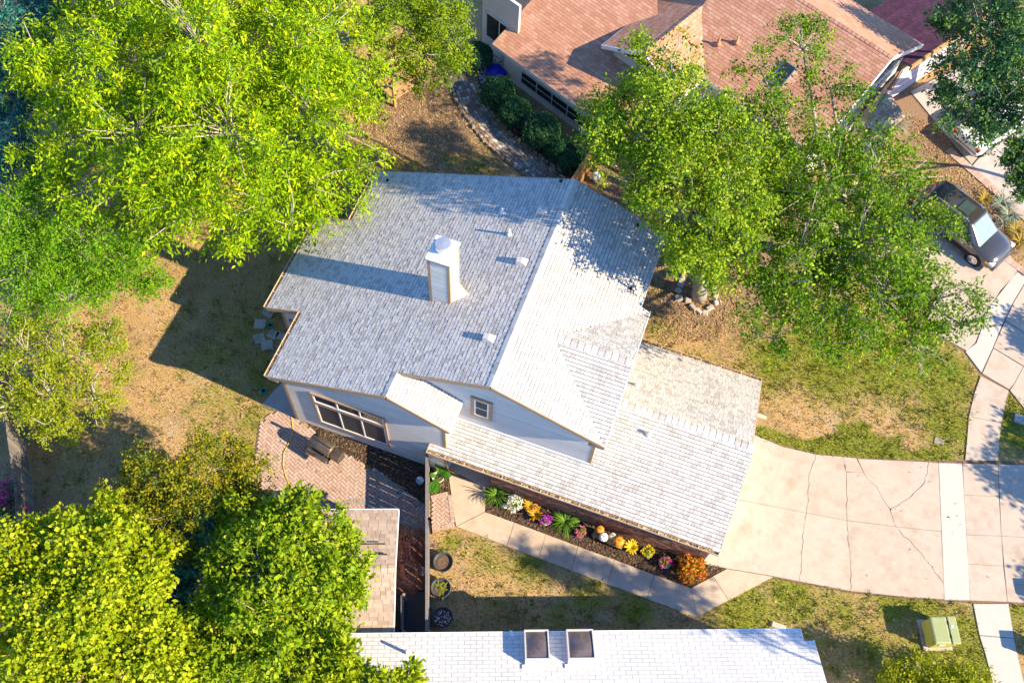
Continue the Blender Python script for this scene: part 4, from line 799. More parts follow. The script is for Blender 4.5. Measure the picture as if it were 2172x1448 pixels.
# ------------------------------------------------------------------ foliage
def leaf_arrays(lobes, n, per, L, Wd, spray, droop, seed, flat=.8, shell=.72, wob=.16, sub=0, core=.72):
    if sub:
        rs = random.Random(seed*7+1); out_ = []
        for l in lobes:
            c_, r_ = l[0], l[1]; q_ = l[2] if len(l) > 2 else .8; out_.append((c_, r_*core, q_))
            for k_ in range(int(5+r_*r_*sub)):
                v_ = Vector((rs.gauss(0, 1), rs.gauss(0, 1), rs.gauss(.25, .8))).normalized(); rr_ = r_*rs.uniform(.72, 1.12); out_.append(((c_[0]+v_.x*rr_, c_[1]+v_.y*rr_, c_[2]+v_.z*rr_*q_), rs.uniform(.3, .62)*min(1.5, .45+r_*.4), .75))
        lobes = out_
    rg = np.random.default_rng(seed); C = np.array([l[0] for l in lobes], float); Rr = np.array([l[1] for l in lobes], float); sq = np.array([l[2] if len(l) > 2 else .8 for l in lobes])
    nc = max(1, n//per); k = rg.choice(len(lobes), nc, p=(Rr**2)/(Rr**2).sum())
    dv = rg.normal(size=(nc, 3)); dv /= np.linalg.norm(dv, axis=1)[:, None]; low = dv[:, 2] < -.35; dv[low, 2] *= -1
    ph = rg.uniform(0, 6.28, (len(lobes), 3))
    lump = 1+wob*(np.sin(dv[:, 0]*5+ph[k, 0])+np.sin(dv[:, 1]*6+ph[k, 1])+np.sin(dv[:, 2]*5+ph[k, 2]))/1.7
    rad = Rr[k]*(shell+(1.04-shell)*rg.random(nc)**.6)*lump; inn = rg.random(nc) < .16; rad[inn] *= rg.uniform(.35, .8, inn.sum())
    dd = dv*np.stack([np.ones(nc), np.ones(nc), sq[k]], 1); P = C[k]+dd*rad[:, None]
    ax = dv+rg.normal(size=(nc, 3))*.45; ax[:, 2] -= droop; ax /= np.linalg.norm(ax, axis=1)[:, None]
    i = np.repeat(np.arange(nc), per); N = len(i); t = rg.random(N)
    b = P[i]+ax[i]*((t-.5)*spray)[:, None]+rg.normal(size=(N, 3))*spray*.2; b[:, 2] -= droop*spray*.5*t*t
    ld = ax[i]*.7+rg.normal(size=(N, 3))*.6; ld[:, 2] -= droop*.5; ld /= np.linalg.norm(ld, axis=1)[:, None]
    nm = dv[i]*.6+rg.normal(size=(N, 3))*.55; nm[:, 2] += flat
    sd = np.cross(ld, nm); sd /= np.linalg.norm(sd, axis=1)[:, None]+1e-9
    sz = rg.uniform(.45, 1.45, N); l_ = (L*sz*rg.uniform(.85, 1.15, N))[:, None]; w_ = (Wd*sz*rg.uniform(.75, 1.2, N))[:, None]
    V = np.stack([b, b+ld*l_*.45+sd*w_*.5, b+ld*l_, b+ld*l_*.45-sd*w_*.5], 1)
    V[:, 2, 2] -= l_[:, 0]*.12
    tint = np.clip(rg.random(nc)[i]*.6+rg.random(N)*.4, 0, .999)
    return V.reshape(-1, 3), np.repeat(tint, 4), P
def quads_mesh(name, V, tint, m):
    n = len(V)//4; me = bpy.data.meshes.new(name); me.vertices.add(len(V)); me.vertices.foreach_set('co', V.astype(np.float32).ravel())
    me.loops.add(len(V)); me.loops.foreach_set('vertex_index', np.arange(len(V), dtype=np.int32)); me.polygons.add(n); me.polygons.foreach_set('loop_start', np.arange(0, len(V), 4, dtype=np.int32))
    me.update(calc_edges=True); a = me.attributes.new('tint', 'FLOAT', 'POINT'); a.data.foreach_set('value', tint.astype(np.float32)); me.materials.append(m); return me
def tree(name, label, base, lobes, n, m, L=.18, Wd=.08, per=20, spray=.5, droop=.25, seed=1, trunk=.22, cat='tree', group=None, bark=None, twigs=60, flat=.45, shell=.72, wob=.16, twig_r=.012, sub=4, core=.72):
    base = Vector(base); T = thing(name, label, cat, base, 0, group); lb = []
    for l in lobes:
        c = G(l[0], l[1], l[2]); lb.append(((c.x-base.x, c.y-base.y, c.z), l[3], l[4] if len(l) > 4 else .75))
    V, ti, P = leaf_arrays(lb, n, per, L, Wd, spray, droop, seed, flat, shell, wob, sub, core)
    lw = V[:, 2].min()
    if lw < .05: V[:, 2] = np.maximum(V[:, 2], .05)
    rd = random.Random(seed); tr = MB(); zc_ = min(c[2]-r*.5 for c, r, s_ in lb); fork = max(.5, min(zc_, 2.2)); cen = Vector((sum(c[0] for c, r, s_ in lb)/len(lb), sum(c[1] for c, r, s_ in lb)/len(lb), 0))
    top = Vector((cen.x*.15, cen.y*.15, fork)); tr.tube([(0, 0, -.1), (top.x*.3+.03, top.y*.3, fork*.3), (top.x*.6, top.y*.6+.03, fork*.65), top], [trunk*1.35, trunk*1.05, trunk*.95, trunk*.85], 10)
    tips = []
    for c, r, s_ in lb:
        c = Vector(c); mid = top.lerp(c, .5)+Vector((rd.uniform(-.3, .3), rd.uniform(-.3, .3), rd.uniform(-.1, .5))); end = c+Vector((0, 0, r*.1)); q1 = top.lerp(mid, .5)+Vector((rd.uniform(-.15, .15), rd.uniform(-.15, .15), .1))
        tr.tube([top, q1, mid, mid.lerp(end, .5)+Vector((rd.uniform(-.15, .15), rd.uniform(-.15, .15), 0)), end], [trunk*.6, trunk*.45, trunk*.32, trunk*.2, trunk*.1], 7); tips += [mid, mid.lerp(end, .6), end]
    tr.build('trunk', bark or M['bark'], T, True)
    br = MB(); sel = rd.sample(range(len(P)), min(twigs, len(P)))
    for i in sel:
        p = Vector(P[i]); a = min(tips, key=lambda q: (q-p).length); m1 = a.lerp(p, .5)+Vector((rd.uniform(-.2, .2), rd.uniform(-.2, .2), rd.uniform(0, .3))); e = p+(p-a).normalized()*rd.uniform(.0, .25)+Z*.08
        br.tube([a, a.lerp(m1, .6), m1, p, e], [twig_r*2.2, twig_r*1.8, twig_r*1.4, twig_r, twig_r*.5], 4)
    if br.v: tag(br.build('branches', M['twig'], T), kind='stuff')
    link('crown', quads_mesh('crown', V, ti, m), T); return T
tree('elm_tree', 'largest yellow-green tree filling the upper left, drooping over the roof corner', G(430, 330), [(230, 140, 7, 3.6), (430, 110, 8, 4.2), (640, 110, 7.5, 3.6), (300, 300, 6.8, 3.2), (500, 300, 7.6, 3.8), (660, 260, 6.8, 2.8), (430, 430, 5.6, 2.4), (560, 440, 5.6, 2.0), (650, 400, 5.8, 2.0), (120, 180, 6, 2.0), (150, 300, 5.6, 1.9), (740, 190, 6, 1.9), (330, 400, 5, 1.8), (330, -40, 7, 4), (600, -40, 7, 3.6), (490, 500, 4.8, 1.0), (620, 480, 5.4, .9)], 150000, M['l_elm'], .19, .065, 22, .65, .4, 3, .34, twigs=420, wob=.2, twig_r=.016, sub=3)
tree('mesquite_tree', 'vivid green feathery tree at the left edge', G(90, 560), [(90, 470, 4.4, 1.9), (200, 530, 4.2, 2.0), (60, 590, 4, 1.8), (270, 570, 3.6, 1.5), (150, 640, 3.6, 1.6), (30, 520, 4.4, 1.8), (320, 600, 3, .7), (110, 410, 4.2, 1.4)], 60000, M['l_mesq'], .11, .05, 20, .5, .1, 4, .2, twigs=220)
tree('thin_tree', 'sparse olive tree with bare grey twigs below the vivid green one', G(70, 820), [(60, 760, 3.4, 1.2), (170, 760, 3.2, 1.1), (110, 840, 3, 1.3), (40, 860, 3, 1.1), (200, 850, 2.6, .9), (120, 900, 2.4, .9), (230, 720, 3, .8), (270, 790, 2.4, .45)], 22000, M['l_sparse'], .11, .05, 16, .4, .0, 5, .14, twigs=260, shell=.4)
tree('teal_tree', 'dark blue-green tree in the top left corner', G(10, 120), [(30, 60, 6, 2.0), (60, 150, 5.4, 1.3), (10, 200, 5, 1.6), (30, 290, 4.6, 1.2), (20, 340, 4, 1.0), (90, 20, 5, 1.3)], 26000, M['l_teal'], .16, .07, 20, .45, .2, 6, .2)
tree('yard_tree', 'rounded fresh green tree above the mulched back yard', G(860, 110), [(860, 60, 4.6, 1.7), (930, 60, 4.8, 1.6), (900, 130, 4.2, 1.5), (950, 120, 4.0, 1.1), (830, 20, 5, 1.6), (920, -10, 5, 1.8), (900, 175, 3.4, .8)], 26000, M['l_pear'], .13, .06, 20, .45, .2, 7, .16, twigs=120)
OAK1 = [(1330, 220, 10.2, 1.5), (1420, 140, 10.8, 1.3), (1275, 265, 9.8, 0.8), (1350, 310, 10.4, 1.7), (1440, 250, 11.0, 1.7), (1440, 390, 10.2, 1.9), (1360, 400, 9.6, 1.1), (1500, 500, 9.2, 1.3), (1540, 400, 10.2, 1.4), (1520, 310, 10.6, 1.4), (1430, 490, 8.8, 0.8), (1480, 560, 8.4, 0.7), (1290, 320, 9.2, 0.6)]
tree('oak_tree', 'left oak tree overhanging the back right roof corner, stone ring at its foot', G(1482, 628), OAK1+[(1480, 565, 8.6, .8), (1535, 560, 8.4, .9), (1440, 540, 8.4, .6), (1560, 500, 9, 1.0), (1500, 600, 7.6, .45), (1570, 350, 9.5, 1.1), (1570, 450, 9.2, 1.1), (1500, 410, 9.8, 1.2)], 76000, M['l_oak'], .115, .068, 22, .5, .15, 8, .3, twigs=300, wob=.25, sub=6, core=.5)
OAK2 = [(1610, 150, 8.8, 1.1), (1700, 110, 9.2, 1.3), (1650, 270, 8.8, 1.5), (1760, 200, 8.8, 1.2), (1740, 400, 8.8, 1.9), (1840, 380, 8.4, 1.5), (1920, 390, 7.8, 1.2), (1690, 530, 8.4, 1.9), (1820, 520, 8.6, 2.0), (1920, 500, 7.8, 1.5), (1640, 630, 7.6, 1.4), (1740, 660, 7.6, 1.6), (1860, 640, 7.8, 1.8), (1980, 640, 7.2, 1.5), (1930, 730, 6.8, 1.3), (1800, 730, 6.8, 1.2), (2035, 690, 6.8, 0.7), (1610, 420, 8.6, 1.3), (1690, 350, 8.6, 1.2), (1640, 720, 6.2, 0.7)]
tree('oak_tree', 'right and larger oak tree overhanging the black car and the lawn', G(1770, 560), OAK2+[(1570, 250, 8.6, 1.0), (1590, 560, 8, 1.0), (1600, 340, 8.6, 1.0), (1800, 300, 8.4, 1.0), (1860, 300, 8, .7), (1620, 490, 8.6, 1.2), (1640, 380, 8.6, 1.1), (1760, 320, 8.6, 1.0), (1930, 590, 7.6, 1.1)], 84000, M['l_oak'], .115, .068, 22, .5, .15, 9, .34, twigs=520, wob=.25, sub=6, core=.5)
tree('corner_oak', 'dark blue-green tree in the upper right over the white car', G(2120, 210), [(2090, 60, 6.8, 1.7), (2060, 150, 6.2, 1.5), (2140, 150, 6.6, 1.6), (2040, 240, 5.4, 1.0), (2110, 240, 5.6, 1.2), (2090, 290, 4.6, .7), (2170, 60, 6.8, 1.6), (2010, 40, 6, .9), (2190, 220, 6, 1.5), (2000, 200, 5, .5)], 34000, M['l_dark'], .15, .08, 20, .5, .15, 10, .26)
tree('edge_tree', 'small green crown cut by the right edge above the yuccas', G(2185, 390), [(2155, 350, 4, .55), (2165, 400, 3.8, .5), (2190, 380, 4, .8), (2190, 320, 4, .8)], 9000, M['l_dark'], .14, .075, 18, .4, .1, 11, .1, twigs=20)
tree('golden_tree', 'golden-green broad-leaved tree in the bottom left corner', G(90, 1330), [(70, 1190, 6, 1.4), (190, 1190, 6.2, 1.5), (110, 1290, 6.8, 1.8), (240, 1290, 6.2, 1.5), (60, 1400, 5.4, 1.2), (270, 1400, 5.8, 1.7), (170, 1420, 6, 1.5), (240, 1110, 5.4, .7), (320, 1200, 5, .7), (380, 1400, 5, 1.2), (30, 1260, 6, 1.1)], 64000, M['l_syc'], .145, .115, 14, .45, .2, 12, .26, twigs=160, wob=.25, bark=M['twig'])
tree('dark_hedge_tree', 'dense dark green tree with sunlit golden top beside the patio', G(390, 1090), [(330, 1020, 4.4, 1.4), (430, 1000, 4.6, 1.3), (510, 1000, 4.0, 1.0), (280, 1080, 3.8, 1.3), (370, 1090, 4.2, 1.4), (480, 1070, 4.0, 1.1), (260, 1150, 3.2, 1.0), (350, 1150, 3.4, 1.0)], 52000, M['l_hedge'], .10, .055, 22, .35, .05, 13, .15, twigs=40)
tree('broadleaf_tree', 'bright green broad-leaved tree partly over the shed roof', G(600, 1260), [(540, 1120, 4.6, 1.1), (620, 1130, 4.8, 1.1), (680, 1170, 4.8, 1.2), (560, 1210, 5.4, 1.6), (680, 1260, 5, 1.4), (600, 1310, 5.4, 1.7), (500, 1300, 5, 1.4), (740, 1240, 4.4, .7), (660, 1370, 4.8, 1.2), (480, 1180, 4.6, 1.1), (540, 1400, 5, 1.3), (440, 1400, 4.8, 1.2), (720, 1320, 4.2, .6), (720, 1150, 4.2, .4)], 56000, M['l_gum'], .175, .095, 14, .45, .3, 14, .24, twigs=220, wob=.25)
tree('sea_green_sapling', 'sea-green sapling in the shade between the golden and broad-leaved trees', G(370, 1260), [(330, 1130, 4.2, .35), (370, 1190, 3.6, .8), (340, 1260, 3.2, .8), (410, 1200, 3.4, .7), (300, 1300, 3, .6), (390, 1320, 3, .8), (420, 1120, 4.0, .6), (440, 1090, 4.1, .4)], 9000, M['l_shoot'], .2, .12, 12, .4, .1, 15, .08, twigs=30)
tree('young_tree', 'leafy branch tips rising over the white roof at the bottom edge', G(720, 1470), [(690, 1425, 5.6, .75), (760, 1445, 5.4, .7), (870, 1446, 5.4, .35), (620, 1440, 5.4, .7), (820, 1470, 5.4, .8)], 8500, M['l_syc'], .2, .1, 14, .4, .1, 16, .12, twigs=50)
tree('corner_bush', 'sprawling yellow-green bush at the bottom right corner by the sidewalk', G(1985, 1462), [(1895, 1445, 1.5, .5), (1950, 1418, 1.9, .5), (2030, 1436, 1.6, .55), (1990, 1462, 1.7, .9), (1920, 1475, 1.5, .8), (2085, 1452, 1.2, .45), (2040, 1475, 1.4, .8)], 15000, M['l_jun'], .13, .05, 18, .45, .0, 20, .07, 'bush', twigs=160)
for i, (px, py, z_, r_, lab) in enumerate([(1012, 122, .7, .75, 'rounded dark green shrub beside the stone path, farthest up'), (1058, 200, .7, .85, 'biggest clipped dark shrub under the long window, upper one'), (1092, 240, .7, .75, 'dark clipped shrub just below the biggest shrub'), (1148, 280, .7, .9, 'round clipped shrub in the middle of the row below the window'), (1182, 320, .55, .55, 'small dark shrub second from the brown fence'), (1210, 344, .5, .55, 'small round shrub touching the brown fence')]):
    c_ = G(px, py, z_); tree('clipped_shrub', lab, (c_.x, c_.y, 0), [(px, py, z_, r_, .95)], int(26000*r_*r_), M['l_box'], .06, .04, 16, .10, 0, 30+i, .05, 'shrub', 'clipped shrubs along the neighbour wall', twigs=0, shell=.93, wob=.04, sub=0, flat=.3)
tree('street_tree', 'street tree just beyond the right edge shading the driveway end', (30.5, 7.5, 0), [], 1, M['l_oak']) if False else None
def rtree(name, label, base, lobes, n, m, **k):      # lobes given directly in metres
    global G; g0 = G; G = lambda x, y, z=0: Vector((x, y, z))
    try: return tree(name, label, base, lobes, n, m, **k)
    finally: G = g0
rtree('street_tree', 'street tree standing past the right edge, shading the drive end', (30.5, 6.2, 0), [(30.5, 7, 6, 1.5), (32, 5, 5.6, 1.3), (29.5, 9, 5.2, 1.0), (31, 2.5, 5.2, .9)], 5200, M['l_oak'], L=.2, Wd=.12, per=14, spray=.6, seed=77, trunk=.2, twigs=60)
rtree('street_tree', 'second street tree past the right edge, near the upper sidewalk', (28.0, 14.5, 0), [(28, 14, 4.6, 1.0), (28.5, 12.5, 4.2, .6)], 2200, M['l_oak'], L=.2, Wd=.12, per=14, spray=.6, seed=78, trunk=.12, twigs=30)
rtree('street_tree', 'tall street tree past the lower right corner, dappling the front walk', (24.6, -4.4, 0), [(21.0, -4.5, 11.2, .7), (23, -4.3, 11.5, .75), (25, -4.0, 11.6, .75), (27, -3.9, 11.8, .7)], 4200, M['l_oak'], L=.16, Wd=.1, per=14, spray=.5, seed=79, trunk=.2, twigs=50)
# flowering climber on the left fence
bv = thing('bougainvillea', 'magenta flowering climber on the left fence', 'plant', G(18, 1130)); b0 = G(18, 1130)
lbv = [((G(px, py, z_)-b0), r_, .9) for px, py, z_, r_ in ((8, 1050, 1.6, .5), (18, 1090, 1.2, .5), (10, 1150, 1.2, .5))]
V, ti, P = leaf_arrays([(tuple(c), r, s_) for c, r, s_ in lbv], 2600, 12, .1, .07, .25, .1, 91); link('leaves', quads_mesh('leaves', V, ti, M['l_dark']), bv)
V, ti, P = leaf_arrays([(tuple(c), r*1.08, s_) for c, r, s_ in lbv], 1500, 12, .1, .08, .2, .1, 92); link('flowers', quads_mesh('flowers', V, ti, M['fl_m']), bv)
mb = MB()
for c, r, s_ in lbv: mb.tube([(0, 0, 0), c*.5+Vector((.05, 0, 0)), c], [.03, .02, .01], 5)
mb.build('stem', M['bark'], bv)
# ------------------------------------------------------------------ grass tufts and leaf litter
def blades(name, pts, m, hh, ww, lean, seed):
    rg = np.random.default_rng(seed); n = len(pts); a = rg.uniform(0, 6.28, n); h = hh*rg.uniform(.5, 1.3, n); w = ww*rg.uniform(.6, 1.3, n); ln = lean*rg.uniform(.2, 1.4, n)
    B0 = np.stack([pts[:, 0], pts[:, 1], np.zeros(n)], 1); S_ = np.stack([np.cos(a), np.sin(a), np.zeros(n)], 1); D_ = np.stack([-np.sin(a), np.cos(a), np.zeros(n)], 1)
    t = B0+D_*(ln*h)[:, None]; t[:, 2] = h*.8; t2_ = B0+D_*(ln*h*.5)[:, None]; t2_[:, 2] = h*.55
    V = np.stack([B0-S_*w[:, None]/2, B0+S_*w[:, None]/2, t2_+S_*w[:, None]*.4, t], 1).reshape(-1, 3)
    return tag(link(name, quads_mesh(name, V, np.repeat(rg.random(n), 4), m)), kind='stuff')
HARD = [pw(p) for p in ([(1608, 926), (1732, 966), (1990, 980), (2260, 985), (2260, 1290), (2057, 1276), (1803, 1255), (1640, 1224), (1477, 1310), (967, 1118), (945, 1000), (1500, 900)], PAT, PAT2, BED2, BED,
        [(2046, 978), (2079, 797), (2139, 829), (2116, 980)], [(2063, 1278), (2138, 1278), (2180, 1470), (2110, 1470)], [(1850, 560), (1985, 385), (2178, 590), (2240, 640), (2240, 900), (2139, 829), (2079, 795), (2045, 748), (1960, 700)], [(1925, 195), (2260, 60), (2260, 520), (2060, 362)], [(556, 858), (606, 803), (660, 822), (632, 886)])]
def free(q_):
    ok = np.ones(len(q_), bool)
    for p in HARD: ok &= ~inpoly(q_[:, 0], q_[:, 1], p)
    ok &= ~((q_[:, 0] > -8.0) & (q_[:, 0] < 3.5) & (q_[:, 1] > -.6) & (q_[:, 1] < 9)); ok &= ~((q_[:, 0] > 0) & (q_[:, 0] < 9.1) & (q_[:, 1] > -.7) & (q_[:, 1] < 6)); ok &= ~((q_[:, 0] > -9.6) & (q_[:, 0] < -8) & (q_[:, 1] > 2.3) & (q_[:, 1] < 6.2))
    return q_[ok]
q_ = free(rng.uniform((-22, -9), (24, 22), (420000, 2))); g = green_at(q_[:, 0], q_[:, 1])
nv = np.sin(q_[:, 0]*2.1+np.sin(q_[:, 1]*1.7)*2)*np.sin(q_[:, 1]*2.6+np.sin(q_[:, 0]*1.3)*2)*.3
pick = rng.random(len(q_)) < np.clip((g+nv)*.62+.04, 0, .8)
blades('grass', q_[pick], M['g_green'], .10, .034, .8, 61)
dd_ = field(q_[:, 0], q_[:, 1], DIRT); pk2 = (~pick) & (rng.random(len(q_)) < np.clip(.34-.33*dd_, 0, 1)); blades('dry_grass', q_[pk2], M['g_dry'], .065, .03, 1.2, 62)
tc_ = q_[rng.choice(len(q_), 3600, replace=False)]; gt = green_at(tc_[:, 0], tc_[:, 1]); tp = np.repeat(tc_, 12, 0)+rng.normal(size=(3600*12, 2))*.07; gm_ = np.repeat(gt > rng.random(3600)*.6, 12)
blades('grass_tufts', tp[gm_], M['g_green'], .17, .03, .9, 64); blades('dry_tufts', tp[~gm_], M['g_dry'], .13, .028, 1.1, 65)
for nm, pl, n in (('leaf_litter', [(760, 200), (960, 180), (1080, 340), (1060, 372), (800, 372), (750, 300)], 5000), ('leaf_litter', [(1380, 520), (1560, 560), (1600, 700), (1400, 740), (1370, 640)], 3000), ('leaf_litter', [(1900, 230), (1990, 270), (2160, 460), (2130, 540), (2000, 390)], 2500), ('leaf_litter', [(1250, 370), (1400, 430), (1400, 500), (1300, 440)], 900)):
    chips(None, pl, n, M['litter'], .012, (.04, .1), nm)
wp = []
for ln_ in (ck1, ck1b, j2, j2b, dg1, dgb, ar, [(1572, 1061), (1710, 1088), (1796, 1104)], [(1608, 926), (1732, 965), (1816, 972), (1990, 981)], [(1696, 1234), (1803, 1255), (1920, 1268), (2057, 1275)], [(967, 1118), (1212, 1211), (1477, 1310)], [(2046, 978), (2054, 885), (2079, 797)], [(2116, 980), (2124, 898), (2139, 829)]):
    W_ = [G(*p) for p in ln_]
    for p, q2 in zip(W_, W_[1:]):
        for k in range(int((q2-p).length*9)):
            if random.random() < .35+.5*math.sin(p.x*3+p.y*2): f_ = random.random(); wp.append((p.x+(q2.x-p.x)*f_+random.gauss(0, .025), p.y+(q2.y-p.y)*f_+random.gauss(0, .025)))
blades('crack_weeds', np.array(wp), M['g_green'], .07, .03, .9, 63).location.z = .02
for pl, n in (([(1560, 820), (2050, 800), (2040, 970), (1620, 900)], 260), ([(1560, 1250), (2050, 1290), (2080, 1448), (1750, 1448)], 260), ([(930, 1140), (1470, 1320), (930, 1330)], 220), ([(200, 600), (560, 480), (640, 640), (540, 900), (150, 1000)], 420), ([(600, 900), (900, 1080), (700, 1090), (540, 1000)], 60), ([(1600, 930), (2150, 990), (2150, 1270), (1600, 1210)], 26)):
    chips(None, pl, n, M['litter'], .06, (.035, .08), 'fallen_leaves')
chips(None, [(330, 560), (560, 480), (640, 640), (560, 800), (300, 750)], 160, M['pebble'], .03, (.03, .06), 'white_specks')
# ------------------------------------------------------------------ cars
def car(name, label, px, py, heading, paint, L=4.75, Wd=1.9, Ht=1.74, sedan=False, roofbox=True):
    c = G(px, py); T = thing(name, label, 'car', c, heading); hw = Wd/2; k = L/4.75
    # stations from rear (x=-L/2) to nose: x, z bottom, belt z, centre top z, half width
    st = [(-2.36, .50, .86, .90, .74), (-2.30, .36, 1.0, 1.05, .88), (-1.9, .30, 1.05, 1.08, .95), (-1.0, .28, 1.05, 1.08, .955), (0, .28, 1.03, 1.06, .955), (.75, .28, 1.0, 1.05, .95), (1.2, .28, .97, 1.06, .945), (1.7, .29, .92, 1.01, .93), (2.05, .31, .84, .93, .90), (2.26, .34, .72, .82, .82), (2.36, .42, .60, .66, .66)]
    zs = .9 if sedan else 1.0; vs = []
    for x, zb, zt, zc_, w_ in st:
        w_ = w_*hw/.95; zt *= zs; zc_ *= zs
        half = [(w_*.90, zb), (w_, zb+.14), (w_*1.0, zt-.22), (w_*.985, zt-.06), (w_*.90, zt+.01), (w_*.5, zc_)]
        vs += [(x*k, -y, z) for y, z in half]+[(x*k, 0, zc_+.005)]+[(x*k, y, z) for y, z in half[::-1]]
    n = 13; m_ = len(st); fs = [(i*n+j, (i+1)*n+j, (i+1)*n+j+1, i*n+j+1) for i in range(m_-1) for j in range(n-1)]+[(i*n+n-1, (i+1)*n+n-1, (i+1)*n, i*n) for i in range(m_-1)]+[tuple(range(n)), tuple(range(m_*n-1, (m_-1)*n-1, -1))]
    MB().add(vs, fs, .5).build('body', paint, T, True)
    zb_ = 1.02*zs; zt_ = Ht
    B_ = [(-2.2 if not sedan else -1.5, .80), (-1.6, .87), (0, .88), (1.05, .86), (1.32, .72)]
    Tt = [(-1.85 if not sedan else -.85, .58), (-1.5 if not sedan else -.7, .64), (-.2, .66), (.35, .62), (.45, .52)]
    sc_ = hw/.95; b = [(x*k, -w_*sc_, zb_) for x, w_ in B_]+[(x*k, w_*sc_, zb_) for x, w_ in B_[::-1]]; t = [(x*k, -w_*sc_, zt_-(.06 if i in (0, 4) else .02)) for i, (x, w_) in enumerate(Tt)]+[(x*k, w_*sc_, zt_-(.06 if i in (0, 4) else .02)) for i, (x, w_) in list(enumerate(Tt))[::-1]]
    g = MB(); N = 10; g.add(b+t, [tuple(range(N-1, -1, -1))]+[(i, (i+1) % N, N+(i+1) % N, N+i) for i in range(N)]+[tuple(range(N, 2*N))], .5); ro = g.build('cabin', paint, T, bevel=.05)
    def pane(idx, nm, a, b2, lo=.12, hi=.9, m=None):
        i, j = idx; P0, P1, Q0, Q1 = [Vector(q) for q in (b[i], b[j], t[i], t[j])]
        f = lambda u, v: (P0.lerp(P1, u)).lerp(Q0.lerp(Q1, u), v)
        q = [f(a, lo), f(b2, lo), f(b2, hi), f(a, hi)]; nn = (q[1]-q[0]).cross(q[3]-q[0]).normalized(); q = [p+nn*.012 for p in q]; MB().prism(q, nn*-.02, .5).build(nm, m or M['carglass'], T)
    for i, j, a, b2 in ((1, 2, .06, .94), (2, 3, .06, .94), (0, 1, .15, .9)): pane((i, j), 'side_window', a, b2)
    for i, j, a, b2 in ((7, 8, .06, .94), (6, 7, .06, .94), (8, 9, .1, .85)): pane((i, j), 'side_window', a, b2)
    P = [Vector(b[4]), Vector(b[5]), Vector(t[5]), Vector(t[4])]; cc_ = sum(P, Vector())/4; P = [cc_+(p-cc_)*.95 for p in P]; nn = (P[1]-P[0]).cross(P[3]-P[0]).normalized(); MB().prism([p+nn*.014 for p in P], nn*-.02, .5).build('windshield', M['windscreen'], T)
    P = [Vector(b[9]), Vector(b[0]), Vector(t[0]), Vector(t[9])]; cc_ = sum(P, Vector())/4; P = [cc_+(p-cc_)*.9 for p in P]; nn = (P[1]-P[0]).cross(P[3]-P[0]).normalized(); MB().prism([p+nn*.014 for p in P], nn*-.02, .5).build('rear_window', M['carglass'], T)
    if roofbox: MB().box((-.55*k, -.36, zt_-.02), (.02*k, .36, zt_-.004)).build('sunroof', M['carglass'], T, bevel=.0)
    for sy in (-1, 1):
        if not sedan: MB().tube([(-1.6*k, sy*.56*sc_, zt_-.02), (-1.4*k, sy*.57*sc_, zt_+.05), (.0, sy*.57*sc_, zt_+.05), (.25*k, sy*.55*sc_, zt_-.02)], .022, 6).build('roof_rail', M['chrome'], T)
        MB().bar((-1.7*k, sy*hw*.975, zb_-.02), (1.1*k, sy*hw*.965, zb_-.05), .03, .025).build('belt_moulding', M['chrome'], T)
        MB().bar((-1.5*k, sy*hw*1.005, .50), (1.2*k, sy*hw*1.005, .50), .03, .16).build('side_cladding', M['black'], T)
        MB().box((.78*k, sy*hw*1.0-.02, zb_-.02), (.98*k, sy*(hw+.2)-.0 if sy > 0 else sy*(hw+.2)+.04, zb_+.14)).build('mirror', paint, T, bevel=.03) if sy > 0 else MB().box((.78*k, -(hw+.2), zb_-.02), (.98*k, -hw+.02, zb_+.14)).build('mirror', paint, T, bevel=.03)
        for x in (-.55, .45): MB().bar((x*k, sy*(hw+.012), .88*zs), ((x+.2)*k, sy*(hw+.012), .88*zs), .025, .035).build('door_handle', M['chrome'], T)
        MB().bar((-.35*k, sy*(hw+.002), .45), (-.35*k, sy*(hw-.0), .93*zs), .012, .012).build('door_seam', M['black'], T)
        h = MB().box((2.02*k, sy*.78*sc_-.14, .66*zs), (2.27*k, sy*.78*sc_+.14, .80*zs)).build('headlight', M['lamp'], T, bevel=.03)
        MB().box((1.88*k, sy*.90*sc_-.05, .66*zs), (2.02*k, sy*.90*sc_+.05, .76*zs)).build('turn_signal', M['amber'], T, bevel=.02)
        MB().box((-2.36*k, sy*.76*sc_-.12, .82*zs), (-2.22*k, sy*.76*sc_+.12, 1.02*zs)).build('tail_light', M['red'], T, bevel=.02)
        for x in (-1.42, 1.42):
            MY = Matrix.Translation((x*k, sy*(hw-.10), .36)) @ Matrix.Rotation(R(-90*sy), 4, 'X')
            MB().lathe([(.42, -.10), (.42, .085), (.30, .09)], 24, (0, 0, 0), MY).build('wheel_arch', M['black'], T)
            wh = MB().lathe([(.20, -.1), (.34, -.1), (.36, -.06), (.36, .08), (.34, .115), (.24, .12), (.23, .09), (.0, .09)], 24, (0, 0, 0), MY).build('wheel', M['black'], T, True)
            r = MB().lathe([(.24, .09), (.245, .125), (.215, .13), (.20, .095), (.0, .095)], 24, (0, 0, 0), MY)
            for i in range(10):
                a = i*math.pi/5; r.bar(MY @ Vector((.04*math.cos(a), .04*math.sin(a), .115)), MY @ Vector((.22*math.cos(a), .22*math.sin(a), .115)), .045, .03, up=MY.to_3x3() @ Vector((0, 0, 1)))
            r.lathe([(.06, .1), (.06, .135), (0, .137)], 12, (0, 0, 0), MY); r.build('rim', M['chrome'], wh)
    MB().box((2.22*k, -.5, .56*zs), (2.37*k, .5, .66*zs)).build('grille', M['chrome'], T, bevel=.02); MB().box((2.2*k, -.8*sc_, .33), (2.40*k, .8*sc_, .5)).build('bumper', paint, T, bevel=.05)
